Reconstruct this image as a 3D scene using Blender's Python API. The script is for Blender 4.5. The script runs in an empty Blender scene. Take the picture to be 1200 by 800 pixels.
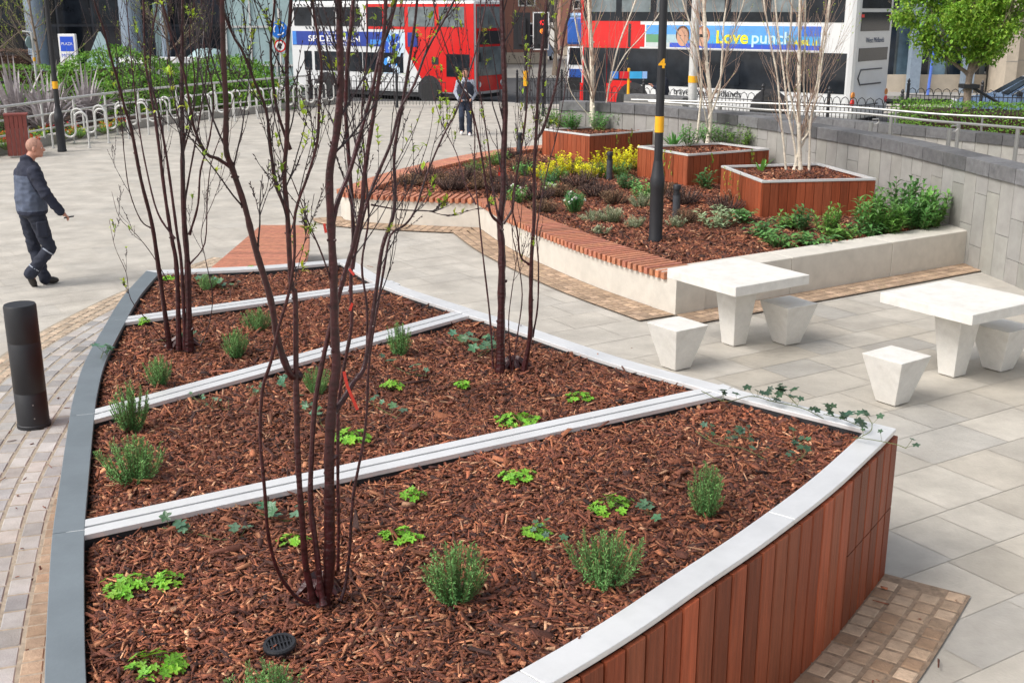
import bpy, bmesh, math, random
import numpy as np
from mathutils import Vector, Matrix, noise as mnoise
R = math.radians
PI = math.pi
scene = bpy.context.scene
COL = scene.collection
random.seed(7)
rng = np.random.default_rng(7)

# ---------------------------------------------------------------- camera model (survey of the place)
FPX, PITCH, CAMH = 1352.0, R(16), 3.3
def W(px, py, z=0.0):
    """ground-survey point: where the sight line through (px,py) meets the level z"""
    dx = (px-600)/FPX; dy = (400-py)/FPX
    fy = math.cos(PITCH)+dy*math.sin(PITCH); fz = -math.sin(PITCH)+dy*math.cos(PITCH)
    t = (z-CAMH)/fz
    return Vector((dx*t, fy*t, z))
def WY(px, py, Y):
    """point of that sight line at distance Y"""
    dx = (px-600)/FPX; dy = (400-py)/FPX
    fy = math.cos(PITCH)+dy*math.sin(PITCH); fz = -math.sin(PITCH)+dy*math.cos(PITCH)
    t = Y/fy
    return Vector((dx*t, Y, CAMH+fz*t))

# ---------------------------------------------------------------- objects
def tag(o, label=None, cat=None, group=None, kind=None):
    if label: o['label'] = label
    if cat: o['category'] = cat
    if group: o['group'] = group
    if kind: o['kind'] = kind
    return o
def empty(name, loc=(0,0,0), rz=0, label=None, cat=None, group=None, kind=None):
    o = bpy.data.objects.new(name, None); COL.objects.link(o)
    o.empty_display_size = .2
    o.location = loc; o.rotation_euler = (0,0,rz)
    return tag(o, label, cat, group, kind)
def copy_tree(o, parent=None):
    c = o.copy(); COL.objects.link(c)
    if parent is not None: c.parent = parent
    for ch in list(o.children): copy_tree(ch, c)
    return c

class MB:
    def __init__(s):
        s.v=[]; s.f=[]; s.c=[]; s.m=[]; s.col=(1,1,1); s.mi=0
    def face(s, idx):
        s.f.append(idx); s.c.append(s.col); s.m.append(s.mi)
    def vert(s, p):
        s.v.append((p[0],p[1],p[2])); return len(s.v)-1
    def poly(s, pts):
        b=len(s.v); s.v += [(p[0],p[1],p[2]) for p in pts]; s.face(tuple(range(b,b+len(pts))))
    def box(s, c, d, rz=0, M=None, taper=1.0):
        """centre c, full dims d; taper scales the top"""
        b=len(s.v); cr,sr=math.cos(rz),math.sin(rz)
        for k in (-1,1):
            t = taper if k>0 else 1
            for (i,j) in ((-1,-1),(1,-1),(1,1),(-1,1)):
                x=i*d[0]/2*t; y=j*d[1]/2*t; z=k*d[2]/2
                p=Vector((x*cr-y*sr+c[0], x*sr+y*cr+c[1], z+c[2]))
                if M is not None: p = M@p
                s.v.append(tuple(p))
        for q in ((3,2,1,0),(4,5,6,7),(0,1,5,4),(1,2,6,5),(2,3,7,6),(3,0,4,7)):
            s.face(tuple(b+k for k in q))
    def prism(s, pts, z0, z1, top=True, bottom=True):
        n=len(pts); b=len(s.v)
        s.v += [(p[0],p[1],z0) for p in pts]; s.v += [(p[0],p[1],z1) for p in pts]
        if bottom: s.face(tuple(b+k for k in reversed(range(n))))
        if top: s.face(tuple(b+n+k for k in range(n)))
        for k in range(n):
            j=(k+1)%n; s.face((b+k,b+j,b+n+j,b+n+k))
    def strip(s, A, B, z0, z1):
        """solid band between two polylines of equal length"""
        n=len(A); b=len(s.v)
        for a,c in zip(A,B):
            s.v += [(a[0],a[1],z0),(c[0],c[1],z0),(c[0],c[1],z1),(a[0],a[1],z1)]
        for i in range(n-1):
            p=b+4*i; q=p+4
            for k in range(4):
                l=(k+1)%4; s.face((p+k,p+l,q+l,q+k))
        s.face((b+3,b+2,b+1,b)); e=b+4*(n-1); s.face((e,e+1,e+2,e+3))
    def tube(s, pts, rad, n=6, cap=True):
        if len(pts)<2: return
        pts=[Vector(p) for p in pts]
        if not hasattr(rad,'__len__'): rad=[rad]*len(pts)
        b=len(s.v)
        t0=(pts[1]-pts[0]).normalized()
        u=t0.orthogonal().normalized()
        for i,p in enumerate(pts):
            if i==0: t=t0
            elif i==len(pts)-1: t=(pts[i]-pts[i-1])
            else: t=(pts[i+1]-pts[i-1])
            if t.length<1e-9: t=t0
            t=t.normalized()
            u=(u-t*u.dot(t))
            if u.length<1e-6: u=t.orthogonal()
            u.normalize(); w=t.cross(u)
            for k in range(n):
                a=2*PI*k/n
                q=p+(u*math.cos(a)+w*math.sin(a))*rad[i]
                s.v.append((q.x,q.y,q.z))
        for i in range(len(pts)-1):
            for k in range(n):
                l=(k+1)%n
                s.face((b+i*n+k,b+i*n+l,b+(i+1)*n+l,b+(i+1)*n+k))
        if cap:
            s.face(tuple(b+k for k in reversed(range(n)))); e=b+(len(pts)-1)*n
            s.face(tuple(e+k for k in range(n)))
    def lathe(s, prof, c=(0,0,0), n=24):
        """prof: list of (r,z)"""
        b=len(s.v)
        for r,z in prof:
            for k in range(n):
                a=2*PI*k/n; s.v.append((c[0]+r*math.cos(a),c[1]+r*math.sin(a),c[2]+z))
        for i in range(len(prof)-1):
            for k in range(n):
                l=(k+1)%n; s.face((b+i*n+k,b+i*n+l,b+(i+1)*n+l,b+(i+1)*n+k))
        s.face(tuple(b+k for k in reversed(range(n)))); e=b+(len(prof)-1)*n
        s.face(tuple(e+k for k in range(n)))
    def blade(s, p, d, up, L, w, bend=0.25):
        """leaf: two quads folded along the mid, from p along d"""
        side=d.cross(up)
        if side.length<1e-5: side=d.orthogonal()
        side.normalize(); nn=side.cross(d).normalized()
        m=p+d*(L*.5)+nn*(L*bend*.3); e=p+d*L-nn*(L*bend*.3)
        b=len(s.v)
        for q in (p, m-side*(w/2)+nn*(w*.15), e, m+side*(w/2)+nn*(w*.15), m):
            s.v.append((q.x,q.y,q.z))
        s.face((b,b+4,b+2,b+1)); s.face((b,b+3,b+2,b+4))
    def build(s, name, mats, parent=None, smooth=False, bevel=0, loc=None):
        if not isinstance(mats,(list,tuple)): mats=[mats]
        me=bpy.data.meshes.new(name); me.from_pydata(s.v,[],s.f)
        for m in mats: me.materials.append(m)
        if len(mats)>1: me.polygons.foreach_set('material_index', s.m)
        if smooth: me.polygons.foreach_set('use_smooth',[True]*len(s.f))
        a=me.attributes.new('Col','FLOAT_COLOR','FACE')
        arr=np.ones((len(s.f),4),dtype=np.float32); arr[:,:3]=np.array(s.c,dtype=np.float32).reshape(-1,3)
        a.data.foreach_set('color',arr.ravel())
        me.update()
        o=bpy.data.objects.new(name,me); COL.objects.link(o)
        if parent is not None: o.parent=parent
        if loc is not None: o.location=loc
        if bevel:
            b=o.modifiers.new('Bevel','BEVEL'); b.width=bevel; b.segments=2; b.limit_method='ANGLE'; b.angle_limit=R(40)
        if smooth: me.set_sharp_from_angle(angle=R(42))
        return o

_tmp=bpy.data.scenes.new('conversion')
def to_mesh(o):
    """evaluate one object alone (modifiers, text) and return its mesh"""
    if o.name in COL.objects: COL.objects.unlink(o)
    _tmp.collection.objects.link(o); vl=_tmp.view_layers[0]; vl.update(); dg=vl.depsgraph
    me=bpy.data.meshes.new_from_object(o.evaluated_get(dg)); _tmp.collection.objects.unlink(o); return me
def mesh_np(name, V, F, cols, mat, parent=None):
    """V (n,3) floats, F (m,4) quads, cols (m,3)"""
    me=bpy.data.meshes.new(name)
    me.vertices.add(len(V)); me.vertices.foreach_set('co',V.astype(np.float32).ravel())
    m=len(F); me.loops.add(m*4); me.loops.foreach_set('vertex_index',F.astype(np.int32).ravel())
    me.polygons.add(m)
    me.polygons.foreach_set('loop_start',np.arange(0,m*4,4,dtype=np.int32))
    try: me.polygons.foreach_set('loop_total',np.full(m,4,dtype=np.int32))
    except Exception: pass
    me.materials.append(mat)
    me.update(calc_edges=True)
    a=me.attributes.new('Col','FLOAT_COLOR','FACE')
    arr=np.ones((m,4),dtype=np.float32); arr[:,:3]=cols
    a.data.foreach_set('color',arr.ravel())
    o=bpy.data.objects.new(name,me); COL.objects.link(o)
    if parent is not None: o.parent=parent
    return o

def catmull(pts, step=.08):
    P=[Vector(p).to_2d() if len(p)>2 else Vector(p) for p in pts]
    P=[P[0]*2-P[1]]+P+[P[-1]*2-P[-2]]
    out=[]
    for i in range(1,len(P)-2):
        L=(P[i+1]-P[i]).length; n=max(2,int(L/step))
        for k in range(n):
            t=k/n; a,b,c,d=P[i-1],P[i],P[i+1],P[i+2]
            out.append(.5*((2*b)+(c-a)*t+(2*a-5*b+4*c-d)*t*t+(3*b-a-3*c+d)*t**3))
    out.append(P[-2].copy()); return out
def cat3(pts, n=4):
    P=[Vector(p) for p in pts]
    P=[P[0]*2-P[1]]+P+[P[-1]*2-P[-2]]; out=[]
    for i in range(1,len(P)-2):
        for k in range(n):
            t=k/n; a,b,c,d=P[i-1],P[i],P[i+1],P[i+2]
            out.append(.5*((2*b)+(c-a)*t+(2*a-5*b+4*c-d)*t*t+(3*b-a-3*c+d)*t**3))
    out.append(P[-2].copy()); return out
def offset(pts, d):
    """shift a 2d polyline to its left by d"""
    out=[]
    for i,p in enumerate(pts):
        a=pts[max(0,i-1)]; b=pts[min(len(pts)-1,i+1)]
        t=(b-a).normalized(); out.append(Vector((p.x-t.y*d, p.y+t.x*d)))
    return out
def resample(pts, step):
    out=[pts[0].copy()]; acc=0
    for a,b in zip(pts,pts[1:]):
        L=(b-a).length; pos=0
        while acc+(L-pos)>=step:
            pos+=step-acc; acc=0; out.append(a+(b-a)*(pos/L))
        acc+=L-pos
    return out
def inpoly(X, Y, poly):
    c=np.zeros(len(X),bool); n=len(poly); j=n-1
    for i in range(n):
        xi,yi=poly[i][0],poly[i][1]; xj,yj=poly[j][0],poly[j][1]
        if yi!=yj:
            m=((yi>Y)!=(yj>Y))&(X<(xj-xi)*(Y-yi)/(yj-yi)+xi); c^=m
        j=i
    return c

# ---------------------------------------------------------------- materials
def mat(name, base, rough=.7, metal=0, nscale=6, namt=.25, bump=0, bscale=60, spec=.5, coat=0, stretch=None, trans=0, alpha=1, dirt=0, tint=None, bdist=.01, dscale=1.3):
    m=bpy.data.materials.new(name); m.use_nodes=True
    nt=m.node_tree; N=nt.nodes; L=nt.links; p=N['Principled BSDF']
    at=N.new('ShaderNodeAttribute'); at.attribute_name='Col'
    tc=N.new('ShaderNodeTexCoord'); mp=N.new('ShaderNodeMapping'); L.new(tc.outputs['Object'],mp.inputs[0])
    if stretch: mp.inputs['Scale'].default_value=stretch
    nz=N.new('ShaderNodeTexNoise'); nz.inputs['Scale'].default_value=nscale; nz.inputs['Detail'].default_value=6; nz.inputs['Roughness'].default_value=.62
    L.new(mp.outputs[0],nz.inputs['Vector'])
    mr=N.new('ShaderNodeMapRange'); mr.inputs['From Min'].default_value=.28; mr.inputs['From Max'].default_value=.72
    mr.inputs['To Min'].default_value=1-namt; mr.inputs['To Max'].default_value=1+namt
    L.new(nz.outputs['Fac'],mr.inputs['Value'])
    mul=N.new('ShaderNodeMix'); mul.data_type='RGBA'; mul.blend_type='MULTIPLY'; mul.inputs[0].default_value=1
    mul.inputs[6].default_value=(*base,1); L.new(at.outputs['Color'],mul.inputs[7])
    sc=N.new('ShaderNodeVectorMath'); sc.operation='SCALE'; L.new(mul.outputs[2],sc.inputs[0]); L.new(mr.outputs[0],sc.inputs['Scale'])
    out=sc.outputs[0]
    if dirt:
        n2=N.new('ShaderNodeTexNoise'); n2.inputs['Scale'].default_value=dscale; n2.inputs['Detail'].default_value=8; n2.inputs['Roughness'].default_value=.7
        L.new(tc.outputs['Object'],n2.inputs['Vector'])
        r2=N.new('ShaderNodeMapRange'); r2.inputs['From Min'].default_value=.45; r2.inputs['From Max'].default_value=.75
        L.new(n2.outputs['Fac'],r2.inputs['Value'])
        r3=N.new('ShaderNodeMath'); r3.operation='MULTIPLY'; r3.inputs[1].default_value=dirt; L.new(r2.outputs[0],r3.inputs[0])
        mx=N.new('ShaderNodeMix'); mx.data_type='RGBA'; L.new(r3.outputs[0],mx.inputs[0]); L.new(out,mx.inputs[6])
        t=tint or tuple(b*.45 for b in base); mx.inputs[7].default_value=(*t,1); out=mx.outputs[2]
    L.new(out,p.inputs['Base Color'])
    p.inputs['Roughness'].default_value=rough; p.inputs['Metallic'].default_value=metal
    p.inputs['Specular IOR Level'].default_value=spec
    p.inputs['Coat Weight'].default_value=coat
    if coat: p.inputs['Coat Roughness'].default_value=.08
    if trans: p.inputs['Transmission Weight'].default_value=trans
    if bump:
        bn=N.new('ShaderNodeTexNoise'); bn.inputs['Scale'].default_value=bscale; bn.inputs['Detail'].default_value=4
        L.new(mp.outputs[0],bn.inputs['Vector'])
        bp=N.new('ShaderNodeBump'); bp.inputs['Strength'].default_value=bump; bp.inputs['Distance'].default_value=bdist
        L.new(bn.outputs['Fac'],bp.inputs['Height']); L.new(bp.outputs[0],p.inputs['Normal'])
    return m
def leafmat(name, base, rough=.5, trans=.25):
    m=mat(name, base, rough=rough, nscale=9, namt=.3, spec=.4)
    nt=m.node_tree; N=nt.nodes; L=nt.links; p=N['Principled BSDF']
    src=p.inputs['Base Color'].links[0].from_socket
    tr=N.new('ShaderNodeBsdfTranslucent'); L.new(src,tr.inputs['Color'])
    mx=N.new('ShaderNodeMixShader'); mx.inputs[0].default_value=trans
    L.new(p.outputs[0],mx.inputs[1]); L.new(tr.outputs[0],mx.inputs[2])
    L.new(mx.outputs[0],N['Material Output'].inputs['Surface'])
    return m
M={}
M['slab']=mat('paving_slab',(.455,.425,.375),.8,nscale=2.1,namt=.2,bump=.35,bscale=45,dirt=.6,tint=(.31,.28,.24))
M['sett']=mat('granite_sett',(.37,.285,.215),.8,nscale=14,namt=.25,bump=.5,bscale=90,dirt=.4,tint=(.17,.12,.08))
M['block']=mat('clay_block',(.385,.372,.36),.8,nscale=9,namt=.16,bump=.4,bscale=80,dirt=.35,tint=(.3,.25,.18))
M['mortar']=mat('mortar',(.34,.29,.225),.95,nscale=20,namt=.3,bump=.4)
M['joint']=mat('brown_joint_sand',(.25,.18,.125),.95,nscale=20,namt=.4,bump=.4)
M['ground']=mat('ground_concrete',(.47,.435,.38),.9,nscale=1.5,namt=.12,bump=.2,dirt=.3)
M['asphalt']=mat('asphalt',(.075,.075,.078),.9,nscale=30,namt=.25,bump=.5,bscale=150,dirt=.3,tint=(.05,.05,.05))
M['kerb']=mat('kerb_granite',(.34,.325,.30),.85,nscale=25,namt=.2,bump=.3)
M['wood']=mat('red_hardwood',(.275,.070,.031),.5,nscale=5,namt=.32,bump=.4,bscale=22,stretch=(9,9,.55),spec=.25,dirt=.2,tint=(.16,.045,.028))
M['seatwood']=mat('seat_hardwood',(.46,.18,.105),.5,nscale=5,namt=.3,bump=.3,bscale=40,stretch=(3,3,3))
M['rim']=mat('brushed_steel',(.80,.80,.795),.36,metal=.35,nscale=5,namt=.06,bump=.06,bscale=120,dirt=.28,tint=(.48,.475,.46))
M['rim_reflection']=mat('steel_painted_reflection',(.23,.265,.285),.36,metal=.4,nscale=2.5,namt=.16,bump=.08,bscale=60,dirt=.3,tint=(.15,.17,.19))  # rim steel again; its duller sky reflection is painted into the base colour
M['liner']=mat('black_liner',(.022,.022,.025),.7)
M['chip']=mat('bark_chip',(.87,.78,.76),.75,nscale=40,namt=.35,bump=.5,bscale=180)
M['soil']=mat('dark_soil',(.045,.022,.015),.95,nscale=30,namt=.5,bump=1,bscale=90)
M['stone']=mat('pale_cast_stone',(.60,.565,.50),.8,nscale=6,namt=.1,bump=.3,bscale=90,dirt=.2,tint=(.46,.42,.35))
M['tablestone']=mat('white_cast_stone',(.72,.70,.655),.7,nscale=9,namt=.08,bump=.35,bscale=140,dirt=.5,dscale=5,tint=(.50,.47,.41))
M['panel']=mat('grey_limestone_panel',(.315,.305,.285),.8,nscale=5,namt=.13,bump=.25,bscale=70,dirt=.35,tint=(.2,.205,.18))
M['coping']=mat('dark_stone_coping',(.125,.125,.127),.8,nscale=12,namt=.3,bump=.3,bscale=90,dirt=.3,tint=(.19,.185,.175))
M['steel']=mat('satin_stainless',(.36,.36,.35),.45,metal=.8,nscale=4,namt=.06)
M['galv']=mat('galvanised_steel',(.58,.58,.56),.5,metal=.2,nscale=12,namt=.1)
M['black']=mat('black_powder_coat',(.016,.017,.021),.5,nscale=6,namt=.2,spec=.5)
M['dgrey']=mat('dark_grey_metal',(.055,.06,.07),.45,nscale=10,namt=.25)
M['bark']=mat('cherry_bark',(.040,.0085,.010),.3,nscale=20,namt=.7,bump=.6,bscale=30,stretch=(1,1,1.8),spec=.45,dirt=.25,tint=(.075,.03,.028))
M['twig']=mat('cherry_twig',(.022,.012,.015),.5,nscale=30,namt=.5,bump=.2)
M['birch']=mat('birch_bark',(.62,.56,.46),.6,nscale=11,namt=.3,bump=.3,bscale=60,stretch=(1,1,3),dirt=.55,tint=(.16,.11,.08))
M['birchtwig']=mat('birch_twig',(.36,.25,.19),.65,nscale=20,namt=.4)
M['paletwig']=mat('pale_twig',(.22,.17,.13),.7,nscale=20,namt=.4)
M['leaf']=leafmat('young_leaf',(.42,.55,.07),.45,.35)
M['rosemary']=leafmat('rosemary_leaf',(.13,.32,.095),.5,.2)
M['geranium']=leafmat('geranium_leaf',(.22,.50,.05),.5,.3)
M['ivy']=leafmat('ivy_leaf',(.085,.18,.10),.35,.12)
M['shrub']=leafmat('glossy_shrub_leaf',(.13,.27,.075),.38,.22)
M['hedge']=leafmat('hedge_leaf',(.15,.33,.04),.5,.25)
M['gold']=leafmat('golden_leaf',(.85,.72,.03),.5,.3)
M['silver']=leafmat('silver_green_leaf',(.34,.38,.24),.6,.15)
M['heath']=leafmat('heather_foliage',(.17,.105,.08),.7,.1)
M['treeleaf']=leafmat('tree_leaf',(.27,.46,.07),.5,.35)
M['phormium']=leafmat('flax_blade',(.40,.36,.36),.4,.1)
M['flower']=leafmat('flower_petal',(1,1,1),.6,.2)
M['stemgreen']=mat('green_stem',(.12,.14,.05),.7)
M['yellow']=mat('yellow_band',(.85,.42,.01),.5,namt=.05)
M['redtie']=mat('red_plastic_tie',(.5,.03,.015),.4,namt=.15)
M['skin']=mat('skin',(.52,.255,.18),.5,nscale=9,namt=.12)
M['navy']=mat('navy_cloth',(.016,.02,.036),.85,nscale=10,namt=.3,bump=.3,bscale=60)
M['greyblue']=mat('grey_blue_cloth',(.095,.12,.18),.85,nscale=10,namt=.2,bump=.3,bscale=60)
M['denim']=mat('dark_denim',(.02,.03,.055),.9,nscale=10,namt=.3)
M['greycloth']=mat('pale_grey_hood',(.32,.35,.42),.9,nscale=9,namt=.15)
M['shoe']=mat('black_leather',(.02,.017,.015),.45)
M['whiteshoe']=mat('white_trainer',(.7,.7,.7),.6)
M['hair']=mat('cropped_hair',(.38,.205,.15),.7,nscale=60,namt=.3)
M['brownhair']=mat('brown_hair',(.07,.035,.02),.7)
M['glass']=mat('dark_window_glass',(.018,.022,.028),.07,nscale=2,namt=.5,spec=.5)
M['glasslight']=mat('grey_window_glass',(.16,.19,.2),.08,nscale=1.2,namt=.6,spec=.6)
M['buswhite']=mat('white_bus_paint',(.68,.69,.69),.25,nscale=2,namt=.04,coat=.5)
M['busred']=mat('red_bus_paint',(.62,.012,.012),.25,nscale=2,namt=.06,coat=.5)
M['tyre']=mat('black_rubber',(.02,.02,.02),.8)
M['adblue']=mat('advert_print',(1,1,1),.4,nscale=3,namt=.12)
M['white']=mat('white_print',(.8,.8,.8),.5,namt=.03)
M['carblue']=mat('blue_car_paint',(.17,.26,.42),.22,coat=.8,namt=.04)
M['brick']=mat('red_brick',(.34,.16,.12),.9,nscale=25,namt=.25,bump=.3)
M['beige']=mat('beige_stone_facade',(.5,.43,.34),.8,nscale=3,namt=.12)
M['column']=mat('blue_grey_column',(.24,.30,.37),.55,nscale=8,namt=.15)
M['darkface']=mat('dark_facade',(.022,.028,.04),.35,nscale=1.5,namt=.5)
M['teal']=mat('pale_teal_panel',(.33,.45,.46),.35,nscale=2,namt=.2)
M['redbin']=mat('red_brown_bin',(.2,.045,.035),.55,nscale=7,namt=.25)
# ================================================================ camera and light
cam=bpy.data.cameras.new('Camera'); co=bpy.data.objects.new('Camera',cam); COL.objects.link(co)
co.location=(0,0,CAMH); co.rotation_euler=(R(90)-PITCH,0,0)
cam.sensor_width=36; cam.lens=FPX/1200*36; cam.clip_end=2000; cam.clip_start=.05
scene.camera=co
SUN_EL, SUN_AZ = R(48), R(-118)      # azimuth measured clockwise from +Y: sun stands to the left, a little behind the camera
w=bpy.data.worlds.new('World'); scene.world=w; w.use_nodes=True
nt=w.node_tree; bg=nt.nodes['Background']; sky=nt.nodes.new('ShaderNodeTexSky'); sky.sky_type='NISHITA'
sky.sun_disc=False; sky.sun_elevation=SUN_EL; sky.sun_rotation=SUN_AZ; sky.air_density=1.0; sky.dust_density=4.0; sky.ozone_density=.5
hs=nt.nodes.new('ShaderNodeHueSaturation'); hs.inputs['Saturation'].default_value=.35   # thin white overcast
nt.links.new(sky.outputs[0],hs.inputs['Color']); nt.links.new(hs.outputs[0],bg.inputs['Color']); bg.inputs['Strength'].default_value=.15
sl=bpy.data.lights.new('Sun','SUN'); sl.energy=1.3; sl.angle=R(26); sl.color=(1,.965,.92)
so=bpy.data.objects.new('Sun',sl); COL.objects.link(so)
d=Vector((math.sin(SUN_AZ)*math.cos(SUN_EL), math.cos(SUN_AZ)*math.cos(SUN_EL), math.sin(SUN_EL)))
so.rotation_euler=(-d).to_track_quat('-Z','Y').to_euler(); so.location=(0,0,30)
scene.view_settings.view_transform='Standard'; scene.view_settings.look='None'; scene.view_settings.gamma=1
scene.view_settings.exposure=.47
scene.render.engine='CYCLES'

# ================================================================ ground
def gz(y): return 0 if y<43 else (-.55 if y>50 else -.55*(y-43)/7)
m=MB(); ys=[-40,43,45,47,50,400]
for a,b in zip(ys,ys[1:]):
    m.poly([(-400,a,gz(a)),(400,a,gz(a)),(400,b,gz(b)),(-400,b,gz(b))])
tag(m.build('ground',M['ground']),kind='structure')
# road: asphalt sheet 4 mm up, curving behind the plaza
m=MB()
rd_n=[(-60,56),(-20,50),(-8,47.2),(-2,44.2),(1.5,40.5),(6,36.4),(9,33.6),(13,32.2),(22,32.0),(60,32)]
rc=catmull(rd_n,2.0)
for a,b in zip(rc,rc[1:]):
    n=6; 
    for k in range(n):
        ya=a.y+(70-a.y)*k/n; yb=a.y+(70-a.y)*(k+1)/n; yc=b.y+(70-b.y)*(k+1)/n; yd=b.y+(70-b.y)*k/n
        pts=[(a.x,ya),(b.x,yd),(b.x,yc),(a.x,yb)]
        m.poly([(p[0],p[1],gz(p[1])+.012) for p in pts])
tag(m.build('road',M['asphalt']),kind='structure')
m=MB(); ko=offset(rc,.0); ki=offset(rc,-.16)
for i in range(len(rc)-1):
    a,b,c,dd=ko[i],ko[i+1],ki[i+1],ki[i]
    z=gz(a.y); z2=gz(b.y)
    vs=[(a.x,a.y,z),(b.x,b.y,z2),(c.x,c.y,z2),(dd.x,dd.y,z)]
    bb=len(m.v); m.v+=vs+[(p[0],p[1],p[2]+.12) for p in vs]
    for q in ((4,5,6,7),(0,1,5,4),(2,3,7,6)): m.face(tuple(bb+k for k in q))
tag(m.build('kerb',M['kerb']),kind='structure')

# flagstones of the plaza, laid in courses
def flagstones():
    m=MB(); a=R(32); u=Vector((math.cos(a),math.sin(a))); v=Vector((-math.sin(a),math.cos(a)))
    rnd=random.Random(3); J=.003
    q=-14.0
    kerbline=[Vector((p.x,p.y)) for p in rc]
    def lim(x):
        for a_,b_ in zip(rc,rc[1:]):
            if a_.x<=x<=b_.x: return a_.y+(b_.y-a_.y)*(x-a_.x)/(b_.x-a_.x)
        return 40
    while q<46:
        wd=rnd.choice([.4,.5,.5,.6]); s=-22+rnd.random()
        while s<46:
            ln=rnd.choice([.45,.6,.6,.75,.9]); c=u*(s+ln/2)+v*(q+wd/2)
            if -13<c.x<14 and 2<c.y<min(43,lim(c.x))-.9:
                g=rnd.gauss(1,.065); r_=rnd.random()
                if r_<.2: col=(g*.87,g*.88,g*.89)
                elif r_<.42: col=(g*.98,g*.955,g*.91)
                else: col=(g,g*.99,g*.965)
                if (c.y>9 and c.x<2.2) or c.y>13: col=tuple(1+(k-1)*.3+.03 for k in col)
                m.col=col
                P=[u*(s+J)+v*(q+J),u*(s+ln-J)+v*(q+J),u*(s+ln-J)+v*(q+wd-J),u*(s+J)+v*(q+wd-J)]
                z=.0035+rnd.random()*.0008
                m.poly([(p.x,p.y,z) for p in P])
            s+=ln
        q+=wd
    return m
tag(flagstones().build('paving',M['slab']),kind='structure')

def rows(m, curve, d0, n, wd, ln, base, z0=.012, side=1, rnd=random.Random(5), jit=.12, gap=.010, tints=None, stag=.5):
    for k in range(n):
        c=resample(offset(curve, side*(d0+wd*(k+.5))), ln)
        for a,b in zip(c,c[1:]):
            t=(b-a).normalized(); nn=Vector((-t.y,t.x)); mid=(a+b)/2
            if k%2: mid=mid+t*(ln*stag)
            if tints: tt=rnd.choice(tints)
            else: tt=(1,1,1)
            g=rnd.gauss(1,jit); m.col=(tt[0]*g,tt[1]*g,tt[2]*g)
            hl=ln/2-gap/2+rnd.uniform(-.002,.002); hw=wd/2-gap/2+rnd.uniform(-.002,.002); e=min(.012,hl*.25); zt=z0+.012+rnd.uniform(-.002,.002)
            bb=len(m.v)
            for (i,j) in ((-1,-1),(1,-1),(1,1),(-1,1)):
                p=mid+t*(hl*i)+nn*(hw*j); m.v.append((p.x,p.y,z0))
            for (i,j) in ((-1,-1),(1,-1),(1,1),(-1,1)):
                p=mid+t*((hl-e)*i)+nn*((hw-e)*j); m.v.append((p.x,p.y,zt))
            for q in ((4,5,6,7),(0,1,5,4),(1,2,6,5),(2,3,7,6),(3,0,4,7)): m.face(tuple(bb+x for x in q))
def bandsheet(m, curve, d0, d1, z, side=1):
    A=offset(curve,side*d0); B=offset(curve,side*d1)
    for i in range(len(A)-1):
        m.poly([(A[i].x,A[i].y,z),(A[i+1].x,A[i+1].y,z),(B[i+1].x,B[i+1].y,z),(B[i].x,B[i].y,z)])

# ---------------------------------------------------------------- outline of the big planter (z of the rim .95)
ZR=.95
left_c=catmull([(-1.35,2.80),(-1.70,3.69),(-1.96,4.40),(-2.15,4.94),(-2.33,5.5),(-2.61,6.38),(-2.79,6.97),(-2.98,7.7),(-3.16,8.63),(-3.33,9.6),(-3.44,10.62)],.06)
right_c=catmull([(-1.60,11.16),(-1.07,10.12),(-.35,9.19),(0,8.77),(.75,7.80),(1.27,7.26),(1.5,7.03),(1.78,6.77),(2.05,6.53),(2.25,6.35)],.06)
far_c=catmull([(-3.44,10.62),(-2.9,10.72),(-2.33,10.86),(-1.82,11.07),(-1.60,11.16)],.06)
front_c=catmull([(2.25,6.35),(2.01,5.99),(1.64,5.46),(1.17,4.86),(.82,4.45),(.5,4.07),(.17,3.72),(-.3,3.26),(-.75,2.95),(-1.1,2.78),(-1.35,2.80)],.06)
outline=left_c[:-1]+far_c[:-1]+right_c[:-1]+front_c[:-1]      # clockwise seen from above

# paving bands round it
guide=catmull([(-1.2,1.2),(-1.35,2.80),(-1.70,3.69),(-2.15,4.94),(-2.61,6.38),(-2.98,7.7),(-3.33,9.6),(-3.44,10.9),(-3.35,12.2),(-3.1,13.6),(-2.6,15.2)],.1)
m=MB(); bandsheet(m,guide,-.02,1.62,.0185)
m_j=MB(); bandsheet(m_j,list(reversed(front_c)),-.02,.515,.0187,side=-1); tag(m_j.build('sett_joints',M['joint']),kind='structure')
tag(m.build('sett_bedding',M['mortar']),kind='structure')
m=MB()
T_s=[(1.05,1.0,.92),(.9,.86,.8),(1.1,1.02,.9),(.8,.72,.64),(1.15,1.1,1.02)]
rows(m,guide,.02,2,.13,.13,1,tints=T_s)
rows(m,guide,1.28,3,.105,.105,1,tints=[(1.3,1.3,1.25),(1.2,1.2,1.15),(1.38,1.38,1.32)])
rows(m,list(reversed(front_c)),.012,4,.124,.124,1,side=-1,tints=[(1.1,1.02,.92),(.95,.86,.76),(1.2,1.12,1.02),(.85,.72,.6),(1.25,1.2,1.12)],gap=.011,stag=0)
tag(m.build('sett_border',M['sett']),kind='structure')
m=MB()
rows(m,guide,.28,7,.1425,.205,1,tints=[(1,1,1),(.86,.87,.9),(1.1,1.08,1.06),(1.06,1.0,.96),(.88,.88,.9),(1.0,1.0,1.0)])
tag(m.build('block_paving',M['block']),kind='structure')

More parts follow.
